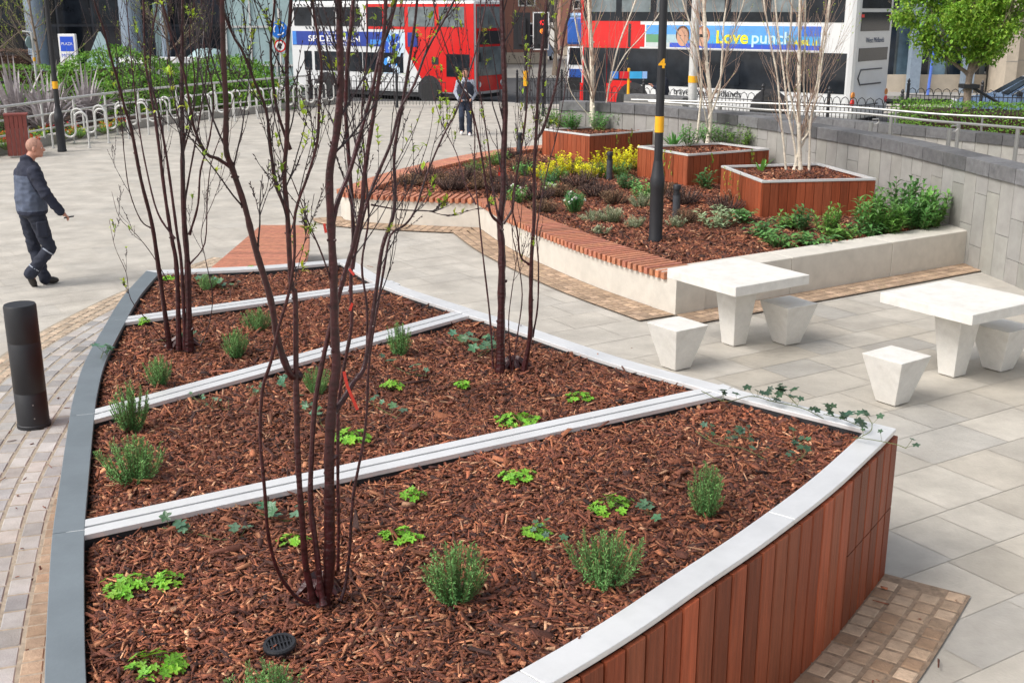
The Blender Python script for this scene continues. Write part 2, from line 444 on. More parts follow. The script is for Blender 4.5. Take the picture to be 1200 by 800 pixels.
# ================================================================ the big planter
planter=empty('timber_planter',(-.6,6.8,0),0,'large curved hardwood clad planter with metal rim filled with bark mulch in the foreground','planter')
def adopt(o,p):
    o.parent=p; o.matrix_parent_inverse=Matrix.Translation(-Vector(p.location)) if p.rotation_euler.z==0 else p.matrix_basis.inverted()
    return o
def boards(curve, z0, z1, wd, gap, th, side, mi, cut=None):
    """vertical boards on the outer side of a curve"""
    c=resample(curve, wd); rnd=random.Random(11)
    for i,(a,b) in enumerate(zip(c,c[1:])):
        t=(b-a).normalized(); nn=Vector((-t.y,t.x))*side; ln=(b-a).length
        g=rnd.gauss(1.03,.2); h=rnd.uniform(-.14,.14); mi.col=(g*(1+h*.4),g*(1-h*.5),g*(1-h))
        A=a+t*(gap/2); B=b-t*(gap/2); zz=[(z0,z1)]
        if cut and cut((a+b)/2): zz=[(z0,.46),(.468,z1)]
        for (p0,p1) in zz:
            e=.006; O1=A+nn*th; O2=B+nn*th
            mi.prism([A,O1+t*0,O1+t*e+nn*e,O2-t*e+nn*e,O2,B] if side>0 else [B,O2,O2-t*e+nn*e,O1+t*e+nn*e,O1,A],p0,p1)
m=MB()
full=outline+[outline[0]]
boards(offset(left_c[:-1]+far_c[:-1]+right_c,-.034),.015,.908,.135,.013,.020,1,m)
boards(offset(front_c,-.010),.015,.908,.135,.013,.020,1,m,cut=lambda q: q.x>1.82 and q.y<6.32)
adopt(m.build('cladding',M['wood']),planter)
m=MB(); m.prism([(p.x,p.y) for p in reversed(offset(full,-.035)[:-1])],.0,.80)
adopt(m.build('inner_box',M['liner']),planter)

def seg(curve, A, B):
    return curve[A:B+1]
def cutparts(curve, marks):
    """indices of the curve points nearest to marks"""
    return [min(range(len(curve)),key=lambda i:(curve[i]-Vector(q)).length) for q in marks]
bars=[((-3.075,8.83),(-1.09,10.12)),((-2.545,6.59),(-.35,9.09)),((-2.05,5.0),(1.39,7.10))]
iL=cutparts(left_c,[b[0] for b in bars]); iR=cutparts(right_c,[b[1] for b in bars])
RW=.142
def rimstrip(curve,mat_,name='rim',e0=.001,e1=.001,mitre=()):
    c=[p.copy() for p in curve]
    t=(c[1]-c[0]).normalized(); c[0]+=t*e0; t=(c[-1]-c[-2]).normalized(); c[-1]-=t*e1
    inn=offset(c,-RW)
    for (M0,dr) in mitre:
        for i_,q in enumerate(inn):
            if (q-M0).length<.5 and (q-M0).dot(dr)>0 and (c[i_]-M0).length<.45: inn[i_]=M0.copy()
    m=MB(); m.strip(c,inn,ZR-.028,ZR)
    m.f=[tuple(reversed(f)) for f in m.f]
    return adopt(m.build(name,mat_,bevel=.003),planter)
def corner(A,B):
    """mitre of curve A's end with curve B's start -> (point, direction past it on A), (point, direction on B)"""
    d1=(A[-1]-A[-2]).normalized(); d2=(B[1]-B[0]).normalized(); n1=Vector((d1.y,-d1.x)); n2=Vector((d2.y,-d2.x)); T0=A[-1]
    bi=(n1+n2).normalized(); M0=T0+bi*(RW/max(.3,bi.dot(n1))); return (M0,d1),(M0,-d2)
cLF=corner(left_c,far_c); cFR=corner(far_c,right_c); cRN=corner(right_c,front_c); cNL=corner(front_c,left_c)
li=[0]+list(reversed(iL))+[len(left_c)-1]; li=sorted(li)
for a,b in zip(li,li[1:]): rimstrip(seg(left_c,a,b),M['rim_reflection'],e0=.004,e1=.004,mitre=(cLF[0],cNL[1]))
ri=sorted([0]+iR+[len(right_c)-1])
for k,(a,b) in enumerate(zip(ri,ri[1:])): rimstrip(seg(right_c,a,b),M['rim'],e0=.003,e1=.003,mitre=(cFR[1],cRN[0]))
rimstrip(far_c,M['rim'],mitre=(cLF[1],cFR[0]))
nf=len(front_c)
for a,b in ((0,int(nf*.3)),(int(nf*.3),int(nf*.66)),(int(nf*.66),nf-1)): rimstrip(seg(front_c,a,b),M['rim'],e0=.002,e1=.002,mitre=(cRN[1],cNL[0]))
for (a,b) in bars:
    a=Vector(a); b=Vector(b); t=(b-a).normalized(); nn=Vector((-t.y,t.x))
    a2=a-t*.06; b2=b+t*.05
    for s in (-1,1):
        m=MB(); o0=.010; o1=.089
        P=[a2+nn*s*o0,b2+nn*s*o0,b2+nn*s*o1,a2+nn*s*o1]
        if s<0: P=P[::-1]
        m.prism(P,ZR-.03,ZR-.0025)
        adopt(m.build('divider',M['rim'],bevel=.002),planter)
    m=MB(); P=[a2+nn*-.08,b2+nn*-.08,b2+nn*.08,a2+nn*.08]; m.prism(P,.75,ZR-.032)
    adopt(m.build('divider_core',M['liner']),planter)
m=MB(); il=offset(full,-RW+.012); il2=offset(full,-RW+.004)
m.strip(il,il2,.76,ZR-.03)
adopt(m.build('liner',M['liner']),planter)

# ---------------------------------------------------------------- bark mulch
def undul(X,Y,amp=.02):
    return amp*(np.sin(X*3.1+1.3*np.sin(Y*2.3))+np.sin(Y*4.3+X*1.7)+.6*np.sin(X*9.1+Y*7.7))/2
def chips(name, poly, zb, N, Lr, Wr, Tr, label_, amp=.018, pile=.022, excl=None, seed=1, density=None):
    g=np.random.default_rng(seed)
    xs=[p[0] for p in poly]; ys_=[p[1] for p in poly]
    X=g.uniform(min(xs),max(xs),N*3); Y=g.uniform(min(ys_),max(ys_),N*3)
    k=inpoly(X,Y,poly)
    if excl:
        for e in excl: k&=~inpoly(X,Y,e)
    if density is not None: k&=(g.random(len(X))<density(X,Y))
    X=X[k][:N]; Y=Y[k][:N]; n=len(X)
    L=g.lognormal(-.08,.6,n)*Lr; Wd=g.lognormal(-.05,.5,n)*Wr; T=g.uniform(.5,1.3,n)*Tr
    L=np.minimum(L,Lr*2.9); Wd=np.minimum(Wd,Wr*2.6); yawb=0
    yaw=g.uniform(0,2*PI,n); pit=g.normal(0,.30,n); rol=g.normal(0,.45,n)
    Z=zb+undul(X,Y,amp)+g.uniform(0,pile,n)
    sx=np.array([-1,1,1,-1,-1,1,1,-1.]); sy=np.array([-1,-1,1,1,-1,-1,1,1.]); sz=np.array([-1,-1,-1,-1,1,1,1,1.])
    tp=1-.55*g.random((n,1))*(sx[None,:]>0)
    lx=sx[None,:]*L[:,None]/2; ly=sy[None,:]*Wd[:,None]/2*tp; lz=sz[None,:]*T[:,None]/2
    ly=ly+g.normal(0,.12,(n,8))*Wd[:,None]; lx=lx+g.normal(0,.05,(n,8))*L[:,None]
    cr,sr=np.cos(rol)[:,None],np.sin(rol)[:,None]; ly,lz=ly*cr-lz*sr, ly*sr+lz*cr
    cp,sp=np.cos(pit)[:,None],np.sin(pit)[:,None]; lx,lz=lx*cp-lz*sp, lx*sp+lz*cp
    cy,sy_=np.cos(yaw)[:,None],np.sin(yaw)[:,None]; wx,wy=lx*cy-ly*sy_, lx*sy_+ly*cy
    V=np.stack([wx+X[:,None],wy+Y[:,None],lz+Z[:,None]],-1).reshape(-1,3)
    q=np.array([[4,5,6,7],[0,1,5,4],[1,2,6,5],[2,3,7,6],[3,0,4,7]])
    F=(np.arange(n)[:,None,None]*8+q[None]).reshape(-1,4)
    pal=np.array([(.27,.095,.046),(.17,.058,.032),(.36,.14,.066),(.10,.036,.024),(.50,.235,.12),(.052,.022,.017),(.22,.075,.042),(.60,.36,.21)])
    pi=g.choice(len(pal),n,p=[.22,.19,.16,.13,.08,.08,.11,.03])
    damp=1+.22*np.sin(X*2.1+2*np.sin(Y*1.7))*np.sin(Y*2.9+X)
    c=pal[pi]*g.lognormal(0,.25,(n,1))*damp[:,None]; c=np.repeat(c,5,axis=0)
    o=mesh_np(name,V,F,c,M['chip'])
    return tag(o,label_,'bark mulch',kind='stuff')
inner_poly=[(p.x,p.y) for p in offset(full,-RW+.01)[:-1]]
m=MB(); m.poly([(p[0],p[1],.862) for p in reversed(inner_poly)])
tag(m.build('planter_soil',M['soil']),'dark soil under the bark of the large foreground planter','soil',kind='stuff')
barpolys=[]
for (a,b) in bars:
    a=Vector(a); b=Vector(b); t=(b-a).normalized(); nn=Vector((-t.y,t.x)); barpolys.append([a+nn*.096-t*.1,b+nn*.096+t*.1,b-nn*.096+t*.1,a-nn*.096-t*.1])
inset=[(p.x,p.y) for p in offset(full,-RW-.018)[:-1]]
near=lambda X,Y: np.clip(1.25-(Y-3.5)*.085,.62,1)
chips('bark_mulch',inset,.886,125000,.042,.0092,.005,'reddish brown shredded bark mulch filling the large foreground planter',excl=barpolys,seed=2,density=near,amp=.014,pile=.026)

big=chips('bark_pieces',inset,.902,500,.075,.019,.007,'larger pale splinters of bark lying loose on the foreground planter mulch',excl=barpolys,seed=9,amp=.014,pile=.03)

# a few chips spilled on the rim and the paving
def ringpoly(c,d0,d1): return [(p.x,p.y) for p in offset(c,d0)]+[(p.x,p.y) for p in reversed(offset(c,d1))]
chips('stray_bark',ringpoly(front_c,.05,.6),.032,60,.03,.009,.004,'few stray bark chips lying on the brown setts at lower right',amp=0,pile=.002,seed=41)
chips('stray_bark',ringpoly(left_c,.02,.9),.030,60,.03,.009,.004,'few stray bark chips lying on the block paving at the left',amp=0,pile=.002,seed=42)
chips('stray_bark',ringpoly(front_c,-.135,-.01)+ringpoly(right_c,-.135,-.01),.954,26,.022,.007,.003,'few stray bark chips lying on the metal rim',amp=0,pile=.001,seed=43)
# ================================================================ raised bed with the slatted seats
bed=empty('raised_bed',(1.5,16,0),0,'long pale stone raised bed edged with curved slatted red timber seats behind the tables','raised bed')
front_s=catmull([(-2.83,18.95),(-2.6,18.52),(-1.62,18.17),(-.52,17.92)],.1)
curve_s=catmull([(-.52,17.92),(-.05,16.35),(.45,15.12),(1.06,13.83),(1.83,12.52)],.1)
arm_s=catmull([(-2.83,18.95),(-2.3,20.75),(-1.65,22.25),(-.9,23.65),(0,24.85),(.86,25.55)],.1)
ZW=.40
m=MB()
oc=front_s[:-1]+curve_s; IW=.5
inn=offset(oc,.42)
m.strip(oc,inn,0,ZW)
adopt(m.build('low_wall',M['stone'],bevel=.008),bed)
m=MB(); oa=arm_s; m.strip(offset(oa,-.08),offset(oa,-.46),0,ZW)
adopt(m.build('low_wall',M['stone'],bevel=.008),bed)
# stone kerb to the grey wall
c0=Vector((1.83,12.52)); c1=Vector((6.36,15.42)); t=(c1-c0).normalized(); nn=Vector((-t.y,t.x))
m=MB(); L=(c1-c0).length; nseg=3
for k in range(nseg):
    a=c0+t*(L*k/nseg+(.003 if k else .0)); b=c0+t*(L*(k+1)/nseg-.003)
    m.prism([a,b,b+nn*.42,a+nn*.42],0,.47)
adopt(m.build('stone_kerb',M['stone'],bevel=.01),bed)
def seat(curve, side, width, z, pitch=.104, sw=.062, th=.078, over=.05):
    m=MB(); c=resample(curve,pitch); rnd=random.Random(4)
    for i in range(len(c)-1):
        a,b=c[i],c[i+1]; tt=(b-a).normalized(); nn=Vector((-tt.y,tt.x))*side; g=rnd.gauss(1,.1); m.col=(g,g*rnd.uniform(.92,1.06),g*rnd.uniform(.88,1.05))
        p=a-nn*over; q=a+nn*width
        m.prism([p-tt*sw/2,p+tt*sw/2,q+tt*sw/2,q-tt*sw/2] if side<0 else [p+tt*sw/2,p-tt*sw/2,q-tt*sw/2,q+tt*sw/2],z-th,z)
    o=adopt(m.build('timber_seat',M['seatwood'],bevel=.004),bed)
    return o
ZS=.475
seat(front_s[3:],1,.44,ZS); seat(curve_s,1,.47,ZS)
seat(arm_s,-1,.46,ZS,pitch=.1,sw=.07)
# dark supports under the seats
m=MB(); m.strip(offset(oc,.05),offset(oc,.10),ZW,ZS-.0715); m.strip(offset(oc,.32),offset(oc,.37),ZW,ZS-.0715)
adopt(m.build('seat_rail',M['dgrey']),bed)
# mulch of the bed
wall_top=[(655,119),(690,120),(772,125),(845,133),(900,140),(970,151),(1045,164),(1120,181),(1170,193),(1200,200)]
wall_c=catmull([tuple(W(*p,1.43).xy) for p in wall_top]+[(6.28,13.2),(6.22,12.0),(6.05,10.5)],.15)
kerb_in=[c1+nn*.42, c0+nn*.42]
bedpoly=[p for p in offset(front_s,.43)]+[p for p in offset(curve_s,.43)]+[c0+t*.5+nn*.38]+[c1+nn*.38]
wl=[p for p in wall_c if p.y>15.3]; bedpoly+=list(reversed(wl)); bedpoly+=list(reversed(offset(arm_s,-.46)))
BZ=.40
m=MB(); m.poly([(p[0],p[1],BZ-.035) for p in bedpoly]); tag(m.build('bed_soil',M['soil']),'dark soil under the bark of the raised bed with slatted seats','soil',kind='stuff')
boxes_px=[[(635,151),(691,158),(770,152),(715,147)],[(747,171),(806,181),(902,174),(845,167)],[(845,194),(893,212),(1027,209),(960,191)]]
BOXZ=.95
boxes=[[W(*p,BOXZ).xy for p in b] for b in boxes_px]
chips('bark_mulch',[(p[0],p[1]) for p in bedpoly],BZ-.012,60000,.062,.017,.008,'brown bark mulch spread over the raised bed around the lamp post',excl=boxes,seed=5,amp=.02,pile=.035,density=lambda X,Y: np.clip(1.2-(Y-13)*.075,.4,1))
# paving bands along its foot
m=MB(); bandsheet(m,curve_s,-.5,.02,.0232); bandsheet(m,front_s,-.5,.02,.0232)
bandsheet(m,[c0,c1],-.42,.0,.0232)
tag(m.build('sett_bedding',M['joint']),kind='structure')
m=MB(); T2=[(1.15,1.05,.92),(.95,.86,.76),(1.2,1.1,1.0)]
rows(m,curve_s,.01,4,.12,.12,1,side=-1,tints=T2,z0=.016,gap=.010,stag=0); rows(m,front_s,.01,4,.12,.12,1,side=-1,tints=T2,z0=.016,gap=.010,stag=0)
rows(m,resample([c0,c1],.2),.01,3,.13,.13,1,side=-1,tints=T2,z0=.016,gap=.010,stag=0)
tag(m.build('sett_border',M['sett']),kind='structure')

# ---------------------------------------------------------------- low timber bench at the far end of the planter
bench=empty('timber_bench',(-3.0,14.2,0),0,'low red timber slatted bench beyond the far end of the foreground planter','bench')
m=MB(); y=12.2; rnd=random.Random(2)
while y<15.65:
    xr=-2.36-.45*((y-12.2)/3.45)**1.6; g=rnd.gauss(1,.07); m.col=(g,g*rnd.uniform(.94,1.05),g)
    m.box(((-3.46+xr)/2,y+.045,.435),(xr+3.46,.088,.05)); y+=.098
adopt(m.build('seat',M['seatwood'],bevel=.004),bench)
m=MB(); m.prism([(-3.38,12.3),(-2.48,12.3),(-2.56,13.6),(-2.88,15.6),(-3.38,15.6)],0,.405)
adopt(m.build('stone_base',M['stone'],bevel=.01),bench)

# ---------------------------------------------------------------- three square timber tubs
box_lab=['square red timber tub farthest back in the raised bed, holding a single trunked white birch','middle red timber tub in the raised bed, just right of the tall black lamp post','nearest red timber tub in the raised bed, holding a many stemmed white birch']
tubs=[]
for bi,b in enumerate(boxes):
    cen=sum(b,Vector((0,0)))/4
    e=empty('timber_tub',(cen.x,cen.y,BZ-.05),0,box_lab[bi],'planter tub','square timber tubs standing in the raised bed'); tubs.append(e)
    m=MB(); rnd=random.Random(20+bi)
    for k in range(4):
        a,c=b[k],b[(k+1)%4]; tt=(c-a).normalized(); L=(c-a).length; nb=round(L/.135); wd=L/nb
        out=Vector((tt.y,-tt.x))
        if (a+out-cen).length<(a-cen).length: out=-out
        for j in range(nb):
            g=rnd.gauss(1.05,.15); hh=rnd.uniform(-.1,.1); m.col=(g*(1+hh*.3),g*(1-hh*.4),g*(1-hh))
            p=a+tt*(wd*j+.004); q=a+tt*(wd*(j+1)-.004)
            m.prism([p-out*.03,p-out*.008,q-out*.008,q-out*.03],BZ-.04,BOXZ-.035)
    adopt(m.build('cladding',M['wood']),e)
    m=MB(); ins=[cen+(p-cen)*.93 for p in b]; out_=[p for p in b]
    A=out_+[out_[0]]; B=ins+[ins[0]]
    for k in range(4):
        m.prism([A[k],A[k+1],B[k+1],B[k]],BOXZ-.03,BOXZ)
    adopt(m.build('rim',M['rim']),e)
    m=MB(); ins2=[cen+(p-cen)*.95 for p in b]; m.prism(ins2,BZ-.03,BOXZ-.09); adopt(m.build('soil_core',M['soil']),e)
    chips('bark_mulch',[tuple(cen+(p-cen)*.915) for p in b],BOXZ-.085,3500,.062,.017,.008,['brown bark filling the farthest timber tub','brown bark filling the middle timber tub','brown bark filling the nearest timber tub'][bi],seed=30+bi,amp=.012,pile=.03)

# ================================================================ tables and stools of white cast stone
def frustum(m, c, b, tp, z0, z1, rz):
    cr,sr=math.cos(rz),math.sin(rz); bb=len(m.v)
    for (s,z) in ((b,z0),(tp,z1)):
        for (i,j) in ((-1,-1),(1,-1),(1,1),(-1,1)):
            x=i*s/2; y=j*s/2; m.v.append((x*cr-y*sr+c[0],x*sr+y*cr+c[1],z))
    for q in ((3,2,1,0),(4,5,6,7),(0,1,5,4),(1,2,6,5),(2,3,7,6),(3,0,4,7)): m.face(tuple(bb+k for k in q))
def mk_stool():
    m=MB(); frustum(m,(0,0),.20,.415,.012,.44,0)
    return tag(m.build('stone_stool',M['tablestone'],bevel=.006),group='white stone stools at the tables')
def mk_table():
    e=empty('stone_table'); tag(e,cat='table',group='white stone tables on the plaza')
    m=MB(); frustum(m,(0,0),.175,.315,.012,.665,0); m.build('pedestal',M['tablestone'],e,bevel=.006)
    m=MB(); frustum(m,(0,0),1.0,1.0,.667,.765,0); m.build('table_top',M['tablestone'],e,bevel=.006)
    return e
RZT=R(33)
tb=mk_table(); tb.location=(2.28,11.4,0); tb.rotation_euler.z=RZT; tb['label']='white square stone table whose top overlaps the end of the slatted seat'
t2=copy_tree(tb); t2.location=(4.14,10.36,0); t2['label']='white square stone table nearest the grey wall, cut by the right edge'
st=mk_stool(); st['category']='stool'
stl=[((1.575,10.59),'white tapered stone stool just beyond the planter rim, left of the farther table'),((2.83,11.45),'white tapered stone stool on the right side of the farther table'),((3.33,9.57),'white tapered stone stool nearest the camera, left of the nearer table'),((4.65,10.55),'white tapered stone stool behind the nearer table by the right edge')]
for i,(p,l) in enumerate(stl):
    o=st if i==0 else st.copy()
    if i: COL.objects.link(o)
    o.location=(p[0],p[1],0); o.rotation_euler.z=RZT+R([2,-3,3,1][i]); o['label']=l
# ================================================================ small plants
rp=random.Random(17)
def rvec(r): 
    a=r.uniform(0,2*PI); z=r.uniform(-1,1); s=math.sqrt(1-z*z); return Vector((s*math.cos(a),s*math.sin(a),z))
def rosemary_mesh(seed,h=.34,spread=.16,ns=64):
    r=random.Random(seed); f=MB(); s=MB()
    for i in range(ns):
        a=r.uniform(0,2*PI); q=r.random()**.6; base=Vector((math.cos(a)*q*.03,math.sin(a)*q*.03,-.02))
        H=h*r.uniform(.55,1.05)*(1-.25*q); tip=Vector((math.cos(a)*q*spread*1.1,math.sin(a)*q*spread*1.1,H))
        mid=Vector((math.cos(a)*q*spread*.75,math.sin(a)*q*spread*.75,H*.42))
        pts=cat3([base,mid,tip],6); s.tube(pts,[.003]*len(pts),4)
        n=int(H*260)
        for k in range(n):
            t=.12+.88*k/n; x=t*(len(pts)-1); j=min(int(x),len(pts)-2); p=pts[j].lerp(pts[j+1],x-j)
            ax=(pts[j+1]-pts[j]).normalized(); d=(ax*r.uniform(.5,1.2)+rvec(r)*.85).normalized()
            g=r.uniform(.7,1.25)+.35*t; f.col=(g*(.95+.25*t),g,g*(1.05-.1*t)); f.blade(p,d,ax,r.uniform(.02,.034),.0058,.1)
    return f,s
def make_rosemary(seed,**k):
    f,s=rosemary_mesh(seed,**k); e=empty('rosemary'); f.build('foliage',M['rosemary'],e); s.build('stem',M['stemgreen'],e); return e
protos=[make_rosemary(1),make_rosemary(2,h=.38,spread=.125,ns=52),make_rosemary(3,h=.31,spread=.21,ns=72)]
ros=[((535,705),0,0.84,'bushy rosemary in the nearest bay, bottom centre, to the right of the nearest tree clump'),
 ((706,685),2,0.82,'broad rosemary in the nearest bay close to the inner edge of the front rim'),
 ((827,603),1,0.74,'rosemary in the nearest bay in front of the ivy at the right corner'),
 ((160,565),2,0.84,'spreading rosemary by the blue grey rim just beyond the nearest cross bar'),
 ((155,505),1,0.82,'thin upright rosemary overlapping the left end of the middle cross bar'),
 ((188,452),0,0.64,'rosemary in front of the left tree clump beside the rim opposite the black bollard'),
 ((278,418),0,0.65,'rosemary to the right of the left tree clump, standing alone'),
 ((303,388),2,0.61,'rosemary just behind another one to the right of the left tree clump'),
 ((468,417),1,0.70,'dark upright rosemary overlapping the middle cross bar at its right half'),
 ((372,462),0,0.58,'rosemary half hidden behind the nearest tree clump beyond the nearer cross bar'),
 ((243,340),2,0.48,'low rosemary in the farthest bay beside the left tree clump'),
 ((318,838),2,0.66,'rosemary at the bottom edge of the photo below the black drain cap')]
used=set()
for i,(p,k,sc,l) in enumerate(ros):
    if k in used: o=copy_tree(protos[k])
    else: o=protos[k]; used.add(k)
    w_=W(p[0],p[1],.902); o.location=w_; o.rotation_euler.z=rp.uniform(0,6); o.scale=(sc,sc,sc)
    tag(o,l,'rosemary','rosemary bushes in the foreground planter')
def lobed(m, c, nrm, r, rot, lobes=5, depth=.35, seed=0):
    nrm=nrm.normalized(); u=nrm.orthogonal().normalized(); v=nrm.cross(u); b=len(m.v); n=lobes*4
    m.v.append(tuple(c-nrm*r*.12))
    for k in range(n):
        a=2*PI*k/n; rr=r*(1-depth*(.5-.5*math.cos(a*lobes+PI)))*(.55 if abs(((a/(2*PI))%1)-.0)<.02 else 1)
        q=c+(u*math.cos(a+rot)+v*math.sin(a+rot))*rr; m.v.append(tuple(q))
    for k in range(n): m.face((b,b+1+k,b+1+(k+1)%n))
def leafclump(name, mat_, n, spread, h, r, seed, lobes=5, depth=.35, tint=.25, stem=True):
    g=random.Random(seed); m=MB(); m2=MB()
    for i in range(n):
        a=g.uniform(0,2*PI); q=g.random()**.5*spread; p=Vector((math.cos(a)*q*1.2,math.sin(a)*q,h*(g.uniform(.35,1))*(1-.4*q/spread)))
        k=g.uniform(1-tint,1+tint); m.col=(k*g.uniform(.85,1.2),k,k*.9)
        nr=Vector((math.cos(a)*.5+g.uniform(-.4,.4),math.sin(a)*.5+g.uniform(-.4,.4),1))
        lobed(m,p,nr,r*g.uniform(.6,1.15),g.uniform(0,6),lobes,depth)
        if stem: m2.tube([p*.15-Vector((0,0,.01)),p*.6,p],.0016,3,cap=False)
    e=empty(name); m.build('leaves',mat_,e)
    if stem: m2.build('stems',M['stemgreen'],e)
    return e
ger=[((150,690),30,.075,'bright green leafy geranium patch at the left of the nearest bay'),((196,685),18,.05,'small bright seedling cluster just right of the leafy geranium patch at lower left'),
 ((185,784),30,.07,'bright green leafy geranium at the bottom left near the blue grey rim'),((470,634),26,.06,'green geranium in the nearest bay between the tree clump and the second cross bar'),
 ((485,585),14,.04,'small green geranium close to the long near cross bar, right of the nearest tree clump'),
 ((608,562),24,.06,'bright green geranium just in front of the middle of the near cross bar'),((715,597),30,.075,'pale green geranium above the broad rosemary in the nearest bay'),
 ((632,630),14,.05,'dull green ivy like tuft left of the broad rosemary'),((408,516),40,.08,'bright green geranium just behind the near cross bar by the nearest trunk'),((605,497),42,.085,'round bright green geranium beyond the middle of the near cross bar'),
 ((680,470),22,.055,'small bright green geranium in the third bay left of the rim'),((460,456),14,.05,'yellow green seedling in front of the dark upright rosemary'),((545,455),12,.045,'tiny green seedling left of the right tree clump'),
 ((345,640),12,.05,'tiny green plant at the foot of the nearest tree clump'),((168,380),14,.04,'tiny green plant near the far left rim, in the second bay from the far end'),((200,330),16,.05,'yellow green plant in the farthest bay at its left tip'),((300,318),20,.07,'yellow green plant below the low timber bench in the farthest bay')]
for i,(p,n,s,l) in enumerate(ger):
    e=leafclump('geranium',M['geranium'],int(n*1.5),s*1.35,.07,.026,100+i,5,.5); e.location=W(p[0],p[1],.902); tag(e,l,'geranium','small geraniums in the foreground planter')
# ivy: trailing stems with pointed leaves
def ivy(paths, n, r, seed, label_, z=.885, lift=.02, dark=1.0, group='ivy sprawling over the foreground planter'):
    g=random.Random(seed); m=MB(); s=MB(); o0=paths[0][0]
    for P in paths:
        pts=cat3(P,8); s.tube(pts,.0026,4)
        for k in range(n):
            x=g.uniform(.02,1)*(len(pts)-1); j=min(int(x),len(pts)-2); p=pts[j].lerp(pts[j+1],x-j)
            off=Vector((g.uniform(-.05,.05),g.uniform(-.05,.05),g.uniform(.01,.05)+lift)); q=p+off
            s.tube([p,q],.0013,3,cap=False)
            kk=g.uniform(.6,1.3)*dark; m.col=(kk*g.uniform(.8,1.2),kk,kk*g.uniform(.8,1.15)); lobed(m,q,Vector((g.uniform(-.5,.5),g.uniform(-.8,.2),1)),r*g.uniform(.6,1.2),g.uniform(0,6),5,.42)
    e=empty('ivy'); tag(e,label_,'ivy',group); m.build('leaves',M['ivy'],e); s.build('stems',M['stemgreen'],e); return e
def P3(*pp,z=.918): return [W(a,b,z) for a,b in pp]
z1=.965
ivy([P3((822,458),(850,470),(880,464),(905,470),(940,478),(965,490),z=z1+.01),P3((905,470),(920,462),(935,475),z=.99),P3((965,485),(985,490),(1010,500),z=z1+.02)],12,.036,1,'dark ivy trailing along the rim at the sharp right corner of the planter',lift=.015,dark=.5)
ivy([[W(1000,512,.97),W(1022,515,.99),W(1048,520,1.0),W(1062,525,.99)],[W(1004,514,.97),W(1020,505,1.05),W(1022,495,1.08)]],4,.026,2,'ivy shoots hanging out over the planter corner',dark=.6)
ivy([P3((815,505),(840,520),(870,525),(900,540)),P3((840,520),(860,510),(880,515)),P3((925,545),(945,530),(930,515))],9,.026,3,'thin ivy creeping over the bark behind the right rosemary',dark=.7)
ivy([P3((190,618),(230,625),(260,632),(285,628)),P3((300,600),(335,610),(360,600))],9,.034,4,'blue green ivy below the left end of the near cross bar')
ivy([P3((455,425),(480,438),(500,440)),P3((355,480),(380,500)),P3((430,470),(465,490))],7,.032,5,'scattered ivy around the nearest trunks in the third bay')
ivy([P3((530,395),(555,405),(578,400)),P3((560,418),(572,412),(580,405))],11,.04,6,'pale blue green ivy left of the foot of the right tree clump')
ivy([P3((235,330),(262,338),(280,335)),P3((262,338),(250,333))],10,.035,7,'pale ivy behind the left tree clump in the farthest bay')
ivy([[W(128,420,.93),W(122,412,.97),W(118,420,.97)]],7,.034,8,'ivy sprig leaning on the blue grey rim across from the bollard')
ivy([P3((188,398),(215,402),(240,400)),P3((325,440),(345,470))],6,.028,9,'sparse ivy in the bay of the left tree clump')
ivy([P3((640,630),(625,628),(650,640)),P3((755,600),(770,608))],6,.026,10,'grey green ivy beside the broad rosemary, left of it')
ivy([P3((795,380+10),(330,0+560),)] if False else [P3((225,465),(250,478),(285,480)),P3((290,470),(310,455))],10,.014,11,'fine leaved ivy lying across the bark below the middle cross bar')
# drain cap
e=empty('drain_cap',W(328,757,.915),0,'round black slotted drain cap lying in the bark near the bottom','drain cap')
m=MB(); m.lathe([(.064,0),(.066,.012),(.062,.02),(.05,.02),(.048,.008),(.001,.008)],n=32); m.build('ring',M['black'],e)
m=MB()
for k in range(-3,4): m.box((k*.014,0,.014),(.006,2*math.sqrt(max(.0001,.05**2-(k*.014)**2)),.008))
m.box((0,0,.013),(.1,.006,.007)); m.build('grate',M['black'],e)
e.rotation_euler=(R(4),R(-5),R(20))

